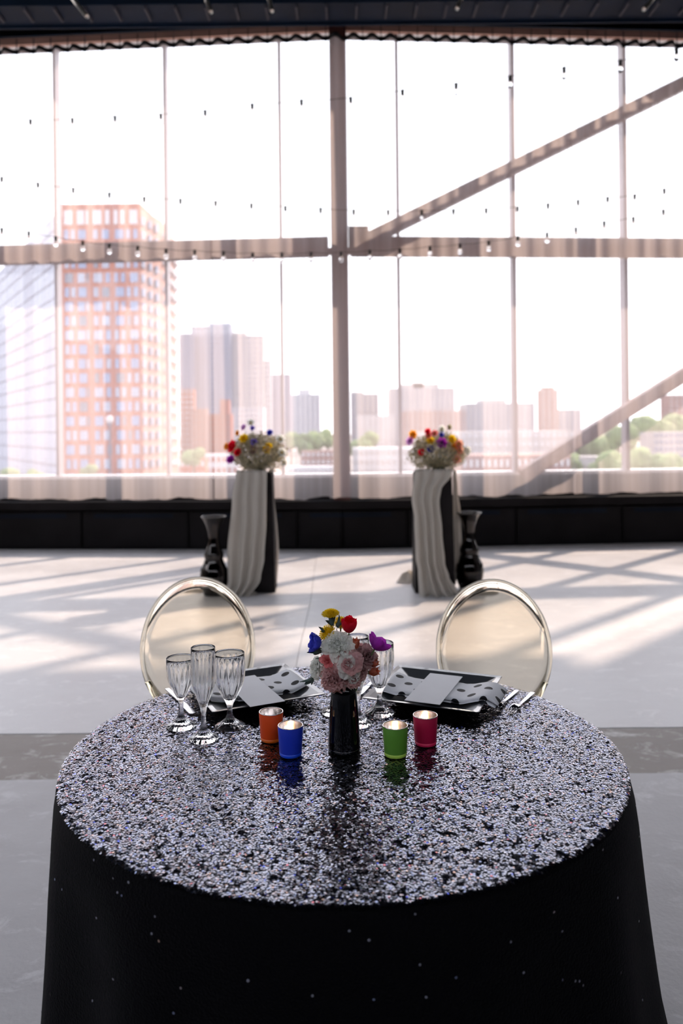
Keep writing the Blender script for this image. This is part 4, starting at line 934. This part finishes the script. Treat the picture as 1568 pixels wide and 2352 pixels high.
anemone(fp(801, 1452, -.005), (.03, -.42, 1), .037, 'red', (R(28), R(104)), 'red anemone with black centre at the top', mt(.004))
anemone(fp(738, 1478, -.01), (-1, -.35, .25), .031, 'blue', (R(20), R(78)), 'blue anemone facing left', mt(-.012))
anemone(fp(860, 1492, -.01), (.55, .35, .72), .036, 'purple', (R(15), R(62)), 'magenta anemone leaning over the right goblet', mt(.014))
ruffled('carnation', fp(775, 1484, -.02), (-.1, -.75, .7), .036, 'white', 'big white carnation in the middle of the bouquet', 60, mt(-.003, -.006))
ruffled('carnation', fp(733, 1534, -.005), (-.85, -.5, .2), .027, 'white', 'small white carnation at the lower left', 40, mt(-.015))
ruffled('lisianthus', fp(752, 1517, -.030), (-.4, -1, .3), .019, 'rose', 'rose pink bud below the blue anemone', 14, mt(-.01, -.008), .06, .9)
ruffled('lisianthus', fp(800, 1525, -.035), (.05, -1, .35), .034, 'pink', 'pale pink ruffled lisianthus at the front', 26, mt(.002, -.012), .12, 1.1, 'white')
ruffled('carnation', fp(768, 1556, -.025), (-.25, -.9, -.15), .035, 'pink', 'pink carnation drooping over the vase rim at left', 46, mt(-.006, -.012), .12, .95)
ruffled('carnation', fp(806, 1552, -.025), (.15, -1, -.1), .031, 'pink', 'pink carnation over the right side of the vase rim', 40, mt(.006, -.012), .14, .95, 'white')
ruffled('lisianthus', fp(838, 1512, -.005), (.6, -.7, .4), .032, 'mauve', 'dusky mauve lisianthus at the right of the bouquet', 26, mt(.012), .10, 1.1)
ruffled('lisianthus', fp(826, 1495, .01), (.3, -.6, .7), .022, 'pink', 'small pale pink bloom below the magenta anemone', 20, mt(.01), .12, 1.0)
ruffled('lisianthus', fp(822, 1540, -.02), (.7, -.8, .1), .026, 'mauve', 'dusky mauve bloom low at the right', 22, mt(.01, -.006), .10, 1.1)
for (px, py, ax, s, lab) in ((815, 1490, (.1, -.3, 1), .026, 'coral tulip shaped bud left of the magenta anemone'), (848, 1545, (.8, -.5, .3), .026, 'coral bud at the lower right of the bouquet'), (852, 1528, (.9, -.4, .6), .020, 'small coral bud at the right edge of the bouquet')):
    root = empty('coral_bud', fp(px, py, -.01)); orient(root, ax, 1)
    for i in range(5):
        petal(s, s * .7, R(60), R(105), 2 * PI * i / 5, .05, i, nu=5, nv=7, r0=.004, cup=.4, tip=3.2).build('petal', PM['coral'], root)
    k = MB(); k.lathe([(.002, -.006), (.005, .001), (.0045, .006)], 10); k.build('calyx', M['stem'], root); bpy.context.view_layer.update(); stem_part(root, mt(.01)); tag(root, lab, 'flower')
for i, (px, py, ax, L, lab) in enumerate(((757, 1436, (-.15, 0, 1), .034, 'dusty green sprig under the highest yellow bloom'), (768, 1440, (.3, 0, 1), .03, 'dusty green sprig beside the red anemone'), (735, 1494, (-1, -.3, .1), .036, 'dusty green sprig under the blue anemone'), (740, 1507, (-.7, -.4, -.5), .028, 'dusty green sprig above the rose pink bud'), (716, 1556, (-1, -.3, -.3), .034, 'dusty green sprig at the lower left of the bouquet'), (742, 1452, (-.6, -.2, .7), .022, 'small dusty green sprig left of the yellow blooms'))):
    root = empty('leaf_sprig', fp(px + 6, py + 2, .0)); orient(root, ax, i)
    for q in range(3): petal(L * (1 - .2 * q), L * .34, R(72 - 22 * q), R(95 - 20 * q), q * 2.1 + i, .03, q, nu=4, nv=6, r0=.001, cup=.4, tip=2.4).build('leaf', M['leaf'], root)
    bpy.context.view_layer.update(); stem_part(root, mt(-.004), .001); tag(root, lab, 'leaves')

# ================================================================== GHOST CHAIRS
def chair(px, pyt, d, yaw, label):
    top = at(px, pyt, d); root = empty('ghost_chair', (top.x, d - .06, 0), yaw)
    zc = top.z - .232; a_, b_ = .192, .232; lean = .20
    def bp(x, z_): # back surface point: leaning and slightly curved
        return (x, .06 - .0 + (z_ - top.z) * lean * .9 - .28 * x * x * -1 * 0 + .35 * x * x * -1, z_)
    n = 64; ring = [bp(a_ * math.cos(t), zc + b_ * math.sin(t)) for t in np.linspace(0, 2 * PI, n, endpoint=False)]
    k = MB(); k.tube(ring, .0078, 10, closed=True, sx=1.0); k.build('back_frame', M['ghostrim'], root)
    k = MB(); m_ = 8; vs = []
    for s_ in (0, 1):
        for j in range(m_ + 1):
            for i in range(n):
                t = 2 * PI * i / n; r = j / m_ * .965; p = bp(a_ * r * math.cos(t), zc + b_ * r * math.sin(t)); vs.append((p[0], p[1] + (.0025 if s_ else -.0025), p[2]))
    fs = []; o2 = (m_ + 1) * n
    for j in range(m_):
        for i in range(n):
            q = (j * n + i, j * n + (i + 1) % n, (j + 1) * n + (i + 1) % n, (j + 1) * n + i); fs.append(q); fs.append(tuple(x + o2 for x in q[::-1]))
    for i in range(n): fs.append((m_ * n + i, m_ * n + (i + 1) % n, o2 + m_ * n + (i + 1) % n, o2 + m_ * n + i))
    k.add(vs, fs, True); k.build('backrest', M['ghost'], root)
    sb = bp(0, zc - b_)
    # seat: rounded trapezoid
    ol = []
    for (x, y, a0) in ((.20, -.35, -PI / 2), (.165, -.02, 0), (-.165, -.02, PI / 2), (-.20, -.35, PI)):
        for t in (0, PI / 6, PI / 3, PI / 2): ol.append((x - .04 * (1 if x > 0 else -1) + .04 * math.cos(a0 + t), y + (.04 if y < -.1 else -.04) + .04 * math.sin(a0 + t)))
    k = MB(); k.prism(ol, .445, .462); k.build('seat', M['ghost'], root, bevel=.004)
    k = MB(); k.prism([(x * .96, -.21 + (y + .21) * .96) for x, y in ol], .405, .4445); k.build('seat_apron', M['ghostrim'], root)
    for s_ in (-1, 1):
        jn = bp(s_ * a_ * .74, zc - b_ * .66); j2 = bp(s_ * a_ * .93, zc - b_ * .38)
        k = MB(); k.tube([j2, jn, (s_ * .168, -.045, .50), (s_ * .172, -.02, .40), (s_ * .178, .03, .20), (s_ * .185, .09, .002)], [.009, .014, .016, .016, .014, .012], 10, sx=1.0); k.build('leg', M['ghostrim'], root)
        k = MB(); k.tube([(s_ * .175, -.31, .44), (s_ * .178, -.325, .25), (s_ * .172, -.32, .002)], [.020, .016, .011], 10); k.build('leg', M['ghostrim'], root)
    k = MB(); k.tube([bp(-a_ * .60, zc - b_ * .80), bp(-a_ * .3, zc - b_ * .97), bp(0, zc - b_ * 1.02), bp(a_ * .3, zc - b_ * .97), bp(a_ * .60, zc - b_ * .80)], .009, 8); k.build('lower_rail', M['ghostrim'], root)
    tag(root, label, 'chair', 'transparent oval back chairs'); return root
chair(463, 1329, 2.80, R(20), 'transparent champagne tinted chair with oval back behind the left plate')
chair(1122, 1334, 2.80, R(-18), 'transparent champagne tinted chair with oval back behind the right plate')
